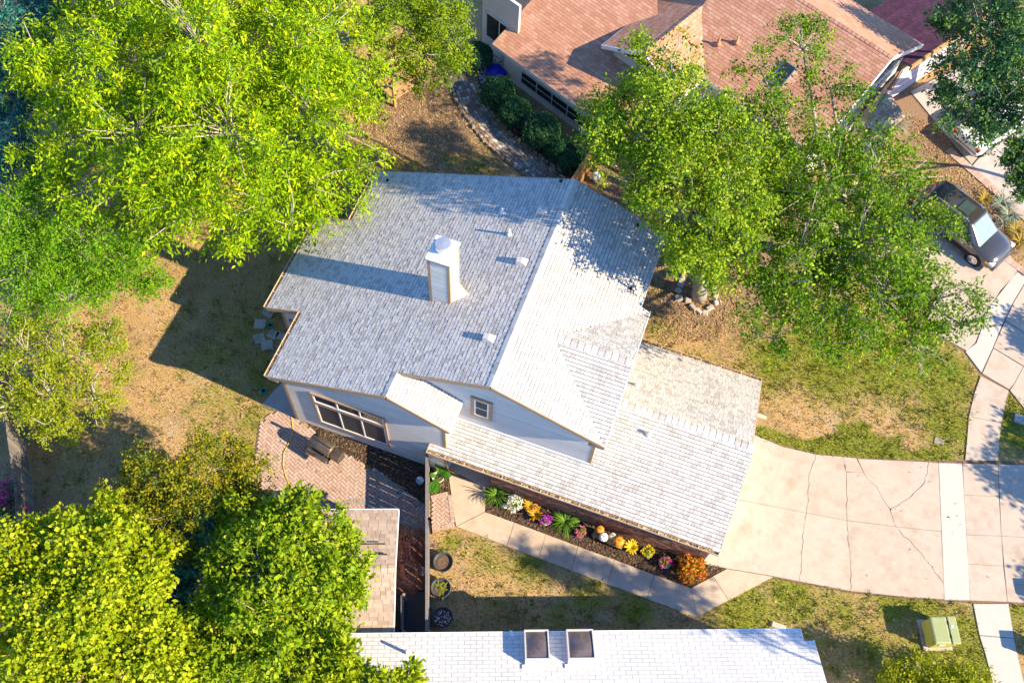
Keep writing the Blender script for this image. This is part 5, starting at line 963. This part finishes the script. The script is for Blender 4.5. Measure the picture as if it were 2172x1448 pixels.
    MB().bar((1.28*k, -.62*sc_, zb_+.0), (1.28*k, .62*sc_, zb_+.0), .09, .02).build('wiper_cowl', M['black'], T)
    return T
M['windscreen'] = mat('windscreen_glass', [(.16, .22, .22), (.28, .35, .33)], .05, 6, .8, spec=.9)
M['smoke'] = mat('smoked_skylight_dome', [(.10, .09, .11), (.20, .19, .22)], .12, 2, .8, spec=.8)
s0, s1 = G(1981, 493, .28), G(2034, 534, .28); hd = math.atan2(s1.y-s0.y, s1.x-s0.x)
nose = G(2108, 552, .4); ctr = nose-Vector((math.cos(hd), math.sin(hd), 0))*2.15+Vector((-math.sin(hd), math.cos(hd), 0))*.25
def unG(p):
    d_ = Vector(p)-CP; z_ = d_.dot(FW); return PW/2+d_.dot(RT)/z_*FPX, PH/2-d_.dot(UP)/z_*FPX
car('black_suv', 'dark charcoal sport utility car parked under the oak on the drive', *unG((ctr.x, ctr.y, 0)), hd, M['suv'], 4.9, 1.95, 1.76)
w0, w1 = G(2093, 322, .35), G(2190, 258, .35); hw_ = math.atan2(w1.y-w0.y, w1.x-w0.x)
cw = w0+Vector((math.cos(hw_), math.sin(hw_), 0))*1.42+Vector((-math.sin(hw_), math.cos(hw_), 0))*.9
car('white_car', 'white car under the dark tree on the shaded drive', *unG((cw.x, cw.y, 0)), hw_, M['carw'], 4.6, 1.82, 1.45, True, False)
# ------------------------------------------------------------------ utility box
ua, ub, uc, ud = [G(x, y, .95) for x, y in ((1970, 1307), (2026, 1306), (2037, 1364), (1986, 1364))]
ax = ((ub-ua)+(uc-ud)).normalized(); uo = (ua+ub+uc+ud)/4; wv = ((ub-ua).length+(uc-ud).length)/4; dv_ = ((ua-ud).length+(ub-uc).length)/4
T = thing('utility_box', 'green metal utility box standing on the corner lawn', 'utility box', (uo.x, uo.y, 0), math.atan2(ax.y, ax.x))
MB().box((-wv-.08, -dv_-.08, -.05), (wv+.08, dv_+.08, .06)).build('pad', M['concrete_g'], T)
MB().box((-wv, -dv_, .06), (wv, dv_, .86), taper=.98).build('cabinet', M['box_y'], T, bevel=.1)
MB().box((-wv-.03, -dv_-.03, .86), (wv*.32, dv_+.03, .98), taper=.94).build('lid', M['box'], T, bevel=.06); MB().box((wv*.34, -dv_-.03, .86), (wv+.03, dv_+.03, .97), taper=.96).build('rear_cover', M['box'], T, bevel=.03)
for y in (-.5, .5): MB().box((wv*.30, y*dv_-.07, .93), (wv*.36, y*dv_+.07, .992)).build('hinge', M['black'], T)
MB().box((-wv*.45, -dv_-.012, .55), (.0, -dv_-.0, .72)).build('sticker', M['white'], T); MB().lathe([(.05, 0), (.05, .02), (0, .02)], 10, (wv*.6, dv_*.25, .965)).build('cap', M['white'], T)
# ------------------------------------------------------------------ plants in pots
def rosette(mb, n, ln, w, up, droop, seed, base=(0, 0, 0), seg=5):
    rd = random.Random(seed)
    for i in range(n):
        a = rd.uniform(0, 6.28); l = ln*rd.uniform(.6, 1.15); u = up*rd.uniform(.5, 1.3); t = rd.random(); P = []
        for k in range(seg+1):
            s_ = k/seg; P.append(Vector((base[0]+math.cos(a)*l*s_, base[1]+math.sin(a)*l*s_, base[2]+u*l*s_-droop*l*s_*s_*1.2)))
        sd = Vector((-math.sin(a), math.cos(a), 0)); vs = []; fs = []
        for k, p in enumerate(P):
            ww = w*(.5+1.2*(k/seg))*(1-(k/seg))**.6+.003; vs += [p-sd*ww, p+sd*ww+Z*.004]
        for k in range(seg): fs.append((2*k, 2*k+1, 2*k+3, 2*k+2))
        mb.add(vs, fs, t)
    return mb
def pot(T, r, h, m): 
    MB().lathe([(r*.72, 0), (r*.95, h*.85), (r*1.05, h*.86), (r*1.05, h), (r*.92, h), (r*.9, h*.9), (0, h*.9)], 18).build('pot', m, T, True); MB().lathe([(r*.9, h*.86), (r*.5, h*.92), (0, h*.93)], 14).build('soil', M['soil'], T)
def flowerball(T, r, zc_, n, leafm, flm, nf, seed, ls=.05):
    V, ti, P = leaf_arrays([((0, 0, zc_), r*.9, .8)], n, 8, ls*1.3, ls*.7, r*.4, .1, seed, shell=.5); link('leaves', quads_mesh('leaves', V, ti, leafm), T)
    if flm: V, ti, P = leaf_arrays([((0, 0, zc_+r*.08), r, .8)], nf, 8, ls, ls*.9, r*.25, 0, seed+1, shell=.9); link('flowers', quads_mesh('flowers', V, ti, flm), T)
def potted(name, label, px, py, r, h, pm, z=.03): 
    c = G(px, py, .2); T = thing(name, label, 'potted plant', (c.x, max(c.y, -9), z), random.uniform(0, 6)); pot(T, r, h, pm); return T
T = potted('banana_plant', 'potted plant with big glossy leaves between fence and porch', 929, 1013, .24, .3, M['pot_g']); mb = MB(); rd = random.Random(3)
for a, l, w_, u in ((105, .75, .17, .8), (20, .55, .16, .7), (265, .85, .14, .2), (285, .75, .16, .15), (60, .5, .13, 1.0), (200, .35, .1, .9)):
    a = R(a)-T.rotation_euler.z; vs = []; fs = []; N = 7
    for k in range(N+1):
        s_ = k/N; p = Vector((math.cos(a)*l*s_, math.sin(a)*l*s_, .3+u*l*s_*(1.2-s_*.8))); ww = w_*math.sin(min(1, max(0, (s_-.25)/.75))*math.pi)**.7+.012 if s_ < 1 else .0; sd = Vector((-math.sin(a), math.cos(a), 0)); vs += [p-sd*ww+Z*ww*.3, p, p+sd*ww+Z*ww*.3]
    for k in range(N): fs += [(3*k, 3*k+1, 3*k+4, 3*k+3), (3*k+1, 3*k+2, 3*k+5, 3*k+4)]
    mb.add(vs, fs)
mb.build('leaves', M['banana'], T, True)
T = potted('lily_plant', 'spiky green lily in a pot nearest the porch', 1052, 1052, .2, .26, M['pot_g']); rosette(MB(), 110, .62, .016, 1.1, .7, 5, (0, 0, .24)).build('leaves', M['blade'], T)
T = potted('white_mum', 'round pot of white flowers beside the first lily', 1091, 1070, .2, .24, M['pot_w']); flowerball(T, .3, .36, 500, M['l_pear'], M['fl_w'], 900, 6)
T = potted('yellow_croton', 'pair of orange-yellow leafy plants in a white pot', 1129, 1084, .2, .22, M['pot_w']); mb = MB(); rosette(mb, 34, .34, .035, .9, .4, 7, (.22, .05, .26)); rosette(mb, 34, .34, .035, .9, .4, 8, (-.22, -.05, .26)); rosette(mb, 10, .3, .03, 1, .3, 9, (0, 0, .22)); mb.build('leaves', M['croton'], T)
T = potted('purple_flower_pot', 'white pot with purple flowers', 1157, 1106, .17, .28, M['pot_w']); flowerball(T, .2, .36, 220, M['l_pear'], M['fl_p'], 380, 10)
T = potted('lily_plant', 'spiky green lily in the middle of the flower bed', 1198, 1106, .19, .2, M['pot_g']); rosette(MB(), 120, .66, .016, .9, .7, 11, (0, 0, .18)).build('leaves', M['blade'], T)
T = potted('pink_flower_pot', 'terracotta pot with pink flowers next to the bench', 1231, 1130, .17, .22, M['terra']); flowerball(T, .2, .33, 260, M['l_pear'], M['fl_k'], 260, 12)
T = potted('yellow_leaf_pot', 'yellow-leaved plant in a brown pot right of the bench', 1338, 1162, .17, .24, M['terra']); rosette(MB(), 60, .32, .035, 1.0, .5, 13, (0, 0, .24)).build('leaves', M['fl_y'], T)
T = potted('yellow_flower_pot', 'green bowl of yellow flowers against the brick wall', 1372, 1172, .16, .2, M['pot_g']); flowerball(T, .22, .3, 240, M['l_pear'], M['fl_y'], 420, 14)
T = potted('magenta_flower_pot', 'cream pot with magenta flowers and seed heads', 1410, 1193, .23, .26, M['pot_w']); flowerball(T, .24, .3, 320, M['l_gum'], M['fl_m'], 240, 15)
T = potted('orange_mum', 'largest ball of rust-orange flowers at the end of the bed', 1463, 1210, .24, .24, M['pot_g']); flowerball(T, .5, .36, 500, M['l_pear'], M['fl_o'], 1500, 16, .07); V, ti, P = leaf_arrays([((0, 0, .5), .2, .8)], 220, 8, .06, .05, .12, 0, 19, shell=.9); link('centre_flowers', quads_mesh('centre_flowers', V, ti, M['fl_y']), T)
c = G(1071, 1073, .05); tag(MB().lathe([(.0, 0), (.11, .02), (.13, .08), (.08, .15), (0, .17)], 9, c, rib=.12, ribn=3).build('pale_rock', M['pebble']), 'pale rock in the mulch between lily and white flowers', 'rock')
# bench with pumpkins
b0, b1 = G(1262, 1132, .42), G(1316, 1156, .42); ang = math.atan2(b1.y-b0.y, b1.x-b0.x); bl = (b1-b0).length
T = thing('bench', 'low wooden bench with pumpkins against the brick wall', 'bench', ((b0.x+b1.x)/2, (b0.y+b1.y)/2+.08, .02), ang)
for y in (-.14, .0, .14): MB().box((-bl/2-.08, y-.06, .36), (bl/2+.1, y+.06, .4)).build('seat_slat', M['wood'], T)
for x in (-bl/2+.02, bl/2-.02):
    for y in (-.15, .15): MB().box((x-.03, y-.03, 0), (x+.03, y+.03, .36)).build('leg', M['wood'], T)
zt = .42; bx, by = T.location.x, T.location.y
def pumpkin(x, y, r, m, label, flat=.8):
    ob = thing('pumpkin', label, 'pumpkin', (bx+x*math.cos(ang)-y*math.sin(ang), by+x*math.sin(ang)+y*math.cos(ang), zt)); prof = [(0.02, .03), (.5, .0), (.85, .2), (1, .5), (.9, .8), (.55, 1.0), (.12, .93), (0, .92)]
    MB().lathe([(a*r, b_*r*2*flat) for a, b_ in prof], 32, (0, 0, 0), None, .5, .06, 10).build('flesh', m, ob, True); MB().tube([(0, 0, r*2*flat*.9), (.01, 0, r*2*flat*.9+.05), (.04, .01, r*2*flat*.9+.09)], [.025, .018, .02], 6).build('stem', M['stem'], ob)
pumpkin(-.42, .12, .17, M['pump_o'], 'orange pumpkin at the left end of the bench'); pumpkin(-.18, -.10, .18, M['pump_w'], 'white pumpkin on the bench'); pumpkin(.12, .1, .14, M['pump_g'], 'small green and cream striped gourd on the bench'); pumpkin(.42, -.02, .21, M['pump_o'], 'biggest orange pumpkin at the right end of the bench')
# round tubs on the side lawn
for i, (px, py, fm, lab) in enumerate(((940, 1192, M['soil'], 'round black tub of bare brown soil, uppermost of three'), (935, 1247, M['soil'], 'round black tub with a few weeds, middle of three'), (939, 1309, M['pebble'], 'round black tub with grey gravelly soil, lowest of three'))):
    c = G(px, py, .3); T = thing('planter_tub', lab, 'planter', (c.x, c.y, 0), 0, 'tubs on the side lawn'); r = .37
    MB().lathe([(r*.82, 0), (r*.97, .33), (r*1.04, .34), (r*1.05, .38), (r*.97, .385), (r*.92, .30), (r*.9, .26), (0, .26)], 28).build('tub', M['planter'], T, True); MB().lathe([(r*.92, .25), (r*.6, .285), (.1, .27), (0, .28)], 20).build('soil', M['soil'] if i < 2 else M['blackmulch'], T)
    if i == 2:
        mb = MB()
        for k in range(90):
            a, q = random.uniform(0, 6.28), r*.82*math.sqrt(random.random()); mb.box((q*math.cos(a)-.015, q*math.sin(a)-.015, .27), (q*math.cos(a)+.015, q*math.sin(a)+.015, .31))
        tag(mb.build('gravel', M['pebble'], T), kind='stuff')
    if i == 1: rosette(rosette(MB(), 8, .28, .02, .8, .5, 40, (-.12, .05, .28)), 6, .5, .02, .5, .4, 42, (.1, 0, .28)).build('weeds', M['l_pear'], T)
# tarp-covered pile
tc = G(868, 1185, .3); T = thing('tarp_pile', 'crumpled brown tarp over a pile between shed and fence', 'tarp', (tc.x, tc.y, 0), t2)
n = 42; vs = []; fs = []; rd = random.Random(5)
hx, hy = .62, 1.35
from mathutils import noise as MN
for j in range(n+1):
    for i in range(n+1):
        u, v = -1+2*i/n, -1+2*j/n; e = max(0, (1-abs(u)**3)*(1-abs(v)**4)); p = Vector((u*2.1, v*4.2, 0)); f_ = MN.noise(p*1.3)*.6+abs(MN.noise(p*2.6+Vector((3, 1, 2))))*.9+abs(MN.noise(p*5))*.5
        vs.append((u*hx*(1+.12*MN.noise(p*.8)), v*hy*(1+.1*MN.noise(p+Vector((9, 0, 0)))), .02+e*(1.0*(.75-.3*u)+f_*.4)))
for j in range(n):
    for i in range(n): a = j*(n+1)+i; fs.append((a, a+1, a+n+2, a+n+1))
MB().add(vs, fs, .5).build('tarp', M['tarp'], T)
sk_ = thing('white_sack', 'white plastic sack at the lower edge of the brown tarp', 'sack', G(888, 1218)); mb = MB(); vs = []; fs = []
for j in range(9):
    for i in range(14):
        a, q = i*2*math.pi/14, j/8*math.pi; p = Vector((math.cos(a)*math.sin(q)*.26, math.sin(a)*math.sin(q)*.34, .16+math.cos(q)*-.16)); p *= 1+.25*MN.noise(p*7); p.z = max(p.z, .01); vs.append(p)
for j in range(8):
    for i in range(14): fs.append((j*14+i, j*14+(i+1) % 14, (j+1)*14+(i+1) % 14, (j+1)*14+i))
MB().add(vs, fs).build('sack', M['tarp_w'], sk_, True)
mt = G(879, 1298, .1); T = thing('mesh_bed', 'flat black mesh bed lying between the shed fence and patio fence', 'mesh bed', (mt.x, mt.y, 0), t2); MB().box((-.48, -.78, .1), (.48, .78, .16)).build('sheet', M['screen'], T)
for q in ((-.52, -.82, -.46, .82), (.46, -.82, .52, .82), (-.46, -.82, .46, -.76), (-.46, .76, .46, .82)): MB().box((q[0], q[1], .02), (q[2], q[3], .18)).build('frame_bar', M['black'], T)
# grill
g0, g1 = G(655, 925, .95), G(722, 968, .95); ga = math.atan2(g1.y-g0.y, g1.x-g0.x); gc = (g0+g1)/2
T = thing('barrel_grill', 'dark steel barrel grill on the patio by the big window', 'grill', (gc.x, gc.y, .05), ga); MX = Matrix.Translation((-.12, 0, .85)) @ Matrix.Rotation(R(90), 4, 'Y')
MB().lathe([(.02, -.5), (.27, -.5), (.29, -.48), (.29, .48), (.27, .5), (.02, .5)], 24, (0, 0, 0), MX).build('barrel', M['grill'], T, True)
MB().bar((-.6, -.0, 1.145), (.36, -.0, 1.145), .05, .02).build('lid_seam', M['black'], T); MB().tube([(-.5, -.33, .95), (-.5, -.40, .97), (.26, -.40, .97), (.26, -.33, .95)], .016, 6).build('lid_handle', M['chrome'], T)
MB().box((-.62, -.52, .62), (.36, -.30, .66)).build('front_shelf', M['grill'], T); fbx = MB().box((.42, -.22, .55), (.82, .22, .95)).build('firebox', M['grill'], T, bevel=.03); MB().tube([(.84, -.12, .82), (.9, -.12, .82), (.9, .12, .82), (.84, .12, .82)], .014, 6).build('handle', M['chrome'], fbx)
for x in (-.5, .26):
    for y in (-.24, .24): MB().bar((x, y*.8, .72), (x, y*1.25, .0), .04).build('leg', M['black'], T)
MB().tube([(-.42, .18, 1.05), (-.42, .2, 1.55)], .06, 10).build('smoke_stack', M['black'], T); MB().box((-.52, -.26, .2), (.3, .26, .23)).build('lower_shelf', M['black'], T)
hz = [G(x, y, .07) for x, y in ((618, 882), (622, 915), (617, 930), (602, 960), (600, 985), (606, 1010), (620, 1040), (640, 1062), (655, 1075))]
tag(MB().tube(hz, .02, 6).build('garden_hose', M['hose']), 'yellow hose trailing over the patio past the grill', 'hose')
c = G(891, 1021, .2); T = thing('plastic_bucket', 'pale blue bucket in the black mulch by the fence', 'bucket', (c.x, c.y, .02)); MB().lathe([(.12, 0), (.15, .32), (.16, .33), (.16, .36), (.15, .36), (.145, .34), (0, .33)], 20).build('body', M['bucket'], T, True); MB().tube([(-.15, 0, .3), (-.12, .1, .4), (0, .15, .42), (.12, .1, .4), (.15, 0, .3)], .007, 5).build('handle', M['metal'], T)
tag(MB().bar(G(838, 1025, .08), G(862, 1037, .08), .05, .03).build('wood_scrap', M['wood']), 'short pale board on the edge of the patio', 'board')
for px, py, lab in ((573, 690, 'green sprinkler ring beside the stepping stones'), (559, 829, 'small turquoise lid in the shaded grass')):
    c = G(px, py, .03); m_ = mat('green_plastic', (.01, .22, .17), .4); tag(MB().lathe([(.08, 0), (.14, 0), (.15, .03), (.13, .05), (.08, .04), (.08, .0)], 16, c).build('plastic_ring', m_), lab, 'plastic ring')
# ------------------------------------------------------------------ stones, path, edging
for i, (px, py, w_, l_, a) in enumerate(((1449, 586, .3, .22, 70), (1446, 595, .34, .26, 15), (1443, 604, .26, .3, 80), (1439, 616, .28, .32, 60), (1440, 632, .36, .3, 20), (1459, 638, .3, .3, 100), (1470, 652, .42, .2, -32), (1482, 660, .34, .2, -25), (1496, 663, .28, .28, 10), (1506, 653, .38, .22, 50), (1519, 642, .22, .2, 40), (1518, 628, .34, .2, 82), (1516, 614, .3, .16, 110))):
    c = G(px, py, .08); mb = MB(); rd = random.Random(i); mb.box((-w_/2, -l_/2, 0), (w_/2, l_/2, .14+.05*rd.random()), taper=.85); o = mb.build('ring_stone', M['stone'], None, bevel=.025); o.location = (c.x, c.y, 0); o.rotation_euler = (R(rd.uniform(-5, 5)), R(rd.uniform(-5, 5)), R(a))
    tag(o, 'tree ring stone under the left oak, %s' % ['topmost, against the roots', 'second from the top, broad', 'third down the left side', 'pale block halfway down the left side', 'large square block at the left bend', 'reddish wedge at the lower left', 'long flat stone on the lower left run', 'second flat stone on the lower left run', 'chunky block at the lowest point', 'long pale stone rising on the right', 'small stone at the lower right', 'upright pale stone on the right side', 'thin stone at the upper right end'][i], 'stone', 'tree ring stones')
cl = [(968, 140), (978, 170), (998, 215), (1030, 265), (1068, 305), (1108, 338), (1150, 366), (1185, 390)]
CL = [G(*p) for p in cl]; Lp = []; Rp = []
for i, p in enumerate(CL):
    dd = (CL[min(i+1, len(CL)-1)]-CL[max(i-1, 0)]).normalized(); s_ = Vector((-dd.y, dd.x, 0)); Lp.append(p-s_*.52); Rp.append(p+s_*.52)
PP = MB().add([(p.x, p.y, .012) for p in Lp+Rp[::-1]], [tuple(range(2*len(CL)))[::-1]]).build('stone_path', M['joint']); PP['kind'] = 'structure'
nu, nv_ = 44, 6; rd = random.Random(12); grid = {}
def along(u):
    x = u*(len(CL)-1); i = min(int(x), len(CL)-2); f_ = x-i; return Lp[i].lerp(Lp[i+1], f_), Rp[i].lerp(Rp[i+1], f_)
for i in range(nu+1):
    for j in range(nv_+1):
        u = min(1, max(0, (i+rd.uniform(-.35, .35)*(0 < i < nu))/nu)); v = (j+rd.uniform(-.33, .33)*(0 < j < nv_))/nv_; a, b_ = along(u); grid[i, j] = a.lerp(b_, v)
for i in range(nu):
    for j in range(nv_):
        P = [grid[i, j], grid[i+1, j], grid[i+1, j+1], grid[i, j+1]]; P = inset(P, .014); h = .04+rd.uniform(-.006, .008)
        MB().prism([Vector((p.x, p.y, h)) for p in P], (0, 0, -.05), rd.random()).build('mosaic_stone', M['flag'], PP)
def edging(side, off, lab, m, lo=.16, hi=.3):
    T = thing('stone_edging', lab, 'edging', (0, 0, 0)); u = 0
    while u < .97:
        a, b_ = along(u); s_ = (a-b_).normalized() if side else (b_-a).normalized(); p = (a if side else b_)+s_*(off+rd.uniform(-.04, .04)); w_ = rd.uniform(lo, hi); a2, _ = along(min(1, u+.02)); dr_ = (a2-a); o = MB().box((-w_/2, -.09, 0), (w_/2, .09, rd.uniform(.1, .2)), taper=.8).build('edging_stone', m, T, bevel=.02); o.location = p; o.location.z = 0; o.rotation_euler = (R(rd.uniform(-9, 9)), R(rd.uniform(-9, 9)), math.atan2(dr_.y, dr_.x)+rd.uniform(-.3, .3)); u += (w_+.02)/8.2
edging(True, .14, 'rough stone edging on the yard side of the mosaic path', M['stone_d']); edging(False, .14, 'rough stone edging on the house side of the mosaic path', M['stone_d'])
for i, (qx, qy) in enumerate(((1128, 336), (1150, 350), (1172, 362), (1185, 350))):
    c = G(qx, qy); o = MB().box((-.18, -.13, 0), (.18, .13, .12), taper=.75).build('loose_rock', M['stone_d'], None, bevel=.03); o.location = (c.x, c.y, 0); o.rotation_euler = (0, 0, rd.uniform(0, 3)); tag(o, 'loose brown rock between path and shrubs, %s' % ['farthest from the roof', 'second farthest from the roof', 'nearest the roof edge', 'nearest the small shrub by the fence'][i], 'rock', 'loose rocks by the path')
def pebbles(poly, n, name='white_gravel'):
    pl = pw(poly); A_ = np.array(pl); qq = rng.uniform(A_.min(0), A_.max(0), (n*4, 2)); qq = qq[inpoly(qq[:, 0], qq[:, 1], pl)][:n]; mb = MB()
    for x, y in qq: s_ = random.uniform(.02, .05); mb.box((x-s_, y-s_, .0), (x+s_, y+s_*.8, s_*1.2), taper=.6)
    tag(mb.build(name, M['pebble']), kind='stuff')
pebbles([(1010, 140), (1040, 105), (1072, 140), (1072, 185), (1040, 205), (1020, 180)], 900)
c = G(1052, 148, .45); T = thing('blue_tub', 'bright blue round plastic tub in the notch of the cream house', 'tub', (c.x, c.y, 0)); MB().lathe([(.3, 0), (.45, .3), (.52, .40), (.5, .46), (.35, .52), (0, .54)], 28, rib=.0).build('shell', M['blue'], T, True); T.scale = (1.15, .85, 1)
# red ornament and pale ball seen through the left oak
c = G(1316, 330, .6); T = thing('red_ornament', 'red garden ornament glimpsed through the left oak', 'ornament', (c.x, c.y, 0)); MB().lathe([(.1, 0), (.22, .2), (.26, .5), (.18, .8), (.06, 1.0), (0, 1.02)], 14).build('body', M['red'], T, True); MB().lathe([(.2, 0), (.28, .02), (.28, .06), (0, .06)], 14).build('base', M['pot_w'], T)
c = G(1263, 376, .35); T = thing('pale_globe', 'pale round globe at the foot of the brown fence', 'ornament', (c.x, c.y, 0)); MB().lathe([(.1, 0), (.08, .2), (.18, .28), (.24, .45), (.17, .6), (0, .66)], 16).build('globe', M['pot_w'], T, True)
# wooden play deck under the yard tree
dp = G(840, 190); T = thing('wooden_play_deck', 'brown timber play platform under the fresh green tree', 'play deck', (dp.x, dp.y, 0), R(-28))
for i in range(9): MB().box((-.9+.2*i, -.8, .5), (-.715+.2*i, .8, .54)).build('deck_plank', M['wood'], T)
for x in (-.85, .85):
    for y in (-.75, .75): MB().box((x-.06, y-.06, 0), (x+.06, y+.06, 2.3)).build('post', M['wood'], T)
for a, b_ in (((-.95, -.75, 2.2), (.95, -.75, 2.2)), ((-.95, .75, 2.2), (.95, .75, 2.2)), ((-.85, -.9, 2.32), (-.85, .9, 2.32)), ((.85, -.9, 2.32), (.85, .9, 2.32)), ((0, -.9, 2.32), (0, .9, 2.32))): MB().bar(a, b_, .06, .14).build('beam', M['wood'], T)
for a, b_ in (((-.85, -.78, 1.2), (.85, -.78, 1.2)), ((.88, -.75, 1.2), (.88, .75, 1.2))): MB().bar(a, b_, .05, .1).build('hand_rail', M['wood'], T)
# yuccas and grasses in the planting bed
for i, (px, py, n_, l_, m_, lab) in enumerate(((2122, 432, 60, .75, 'yucca', 'pale grey-green yucca nearest the paver border'), (2138, 458, 46, .7, 'yucca', 'pale yucca beside the car bonnet'), (2128, 475, 26, .5, 'yucca', 'small pale yucca by the car mirror'), (2152, 490, 60, .6, 'straw_p', 'golden grass clump right of the car bonnet'), (2162, 515, 60, .6, 'straw_p', 'golden grass clump lowest in the bed'), (2085, 425, 60, .5, 'straw_p', 'dry brown grass clump behind the car roof'), (1895, 265, 70, .9, 'yucca', 'blue-green spiky plant beside the entry roof'))):
    c = G(px, py); T = thing('spiky_plant', lab, 'plant', (c.x, c.y, .01), 0, 'spiky plants in the planting bed'); rosette(MB(), n_, l_, .022, .9, .45, 50+i).build('leaves', M[m_], T)
# small flag stones and brick on lawn
tag(MB().box((-.2, -.14, .0), (.2, .14, .03)).build('meter_cover', M['paver_g']), 'flat meter cover in the front lawn', 'cover').location = G(1992, 936)
tag(MB().box((-.3, -.22, 0), (.3, .22, .04)).build('lawn_slab', M['concrete_g']), 'pale slab in the grass by the right edge', 'slab').location = G(2166, 890)
tag(MB().box((-.3, -.12, 0), (.3, .12, .12), taper=.8).build('splash_block', M['stone']), 'tan block in the lawn by the white roof corner', 'block').location = G(1650, 1328)
tag(MB().box((-.25, -.09, 0), (.25, .09, .1)).build('splash_block', M['gutter']), 'tan block at the garage corner beside the lawn', 'block').location = G(1612, 884)
for k, (x, y, lab) in enumerate(((22.6, .35, 'unseen bin added past the right edge to shadow the lower sidewalk'), (22.9, 2.6, 'unseen bin added past the right edge to shadow the drive end'))):  # out-of-view bins, added only to throw shadows on the sidewalk and drive
    T = thing('shadow_bin', lab, 'bin', (x, y, 0), .3, 'unseen bins added for their shadows'); MB().box((-.26, -.28, .08), (.26, .28, .95), taper=1.12).build('body', M['planter'], T, bevel=.04); MB().box((-.34, -.34, .95), (.32, .34, 1.05), taper=.9).build('lid', M['planter'], T, bevel=.04)
    for sy in (-1, 1): MB().lathe([(.0, -.03), (.11, -.03), (.11, .03), (0, .03)], 14, (0, 0, 0), Matrix.Translation((-.24, sy*.25, .11)) @ Matrix.Rotation(R(90), 4, 'X')).build('wheel', M['black'], T)
lp = G(2122, 905); T = thing('path_light', 'thin black post beside the upper sidewalk', 'post', (lp.x+3.1, lp.y-.25, 0)); MB().tube([(0, 0, 0), (0, 0, 1.7)], .03, 8).build('post', M['black'], T); MB().box((-.12, -.12, 1.6), (.12, .12, 1.85)).build('head', M['black'], T)
print('objects', len(bpy.data.objects))
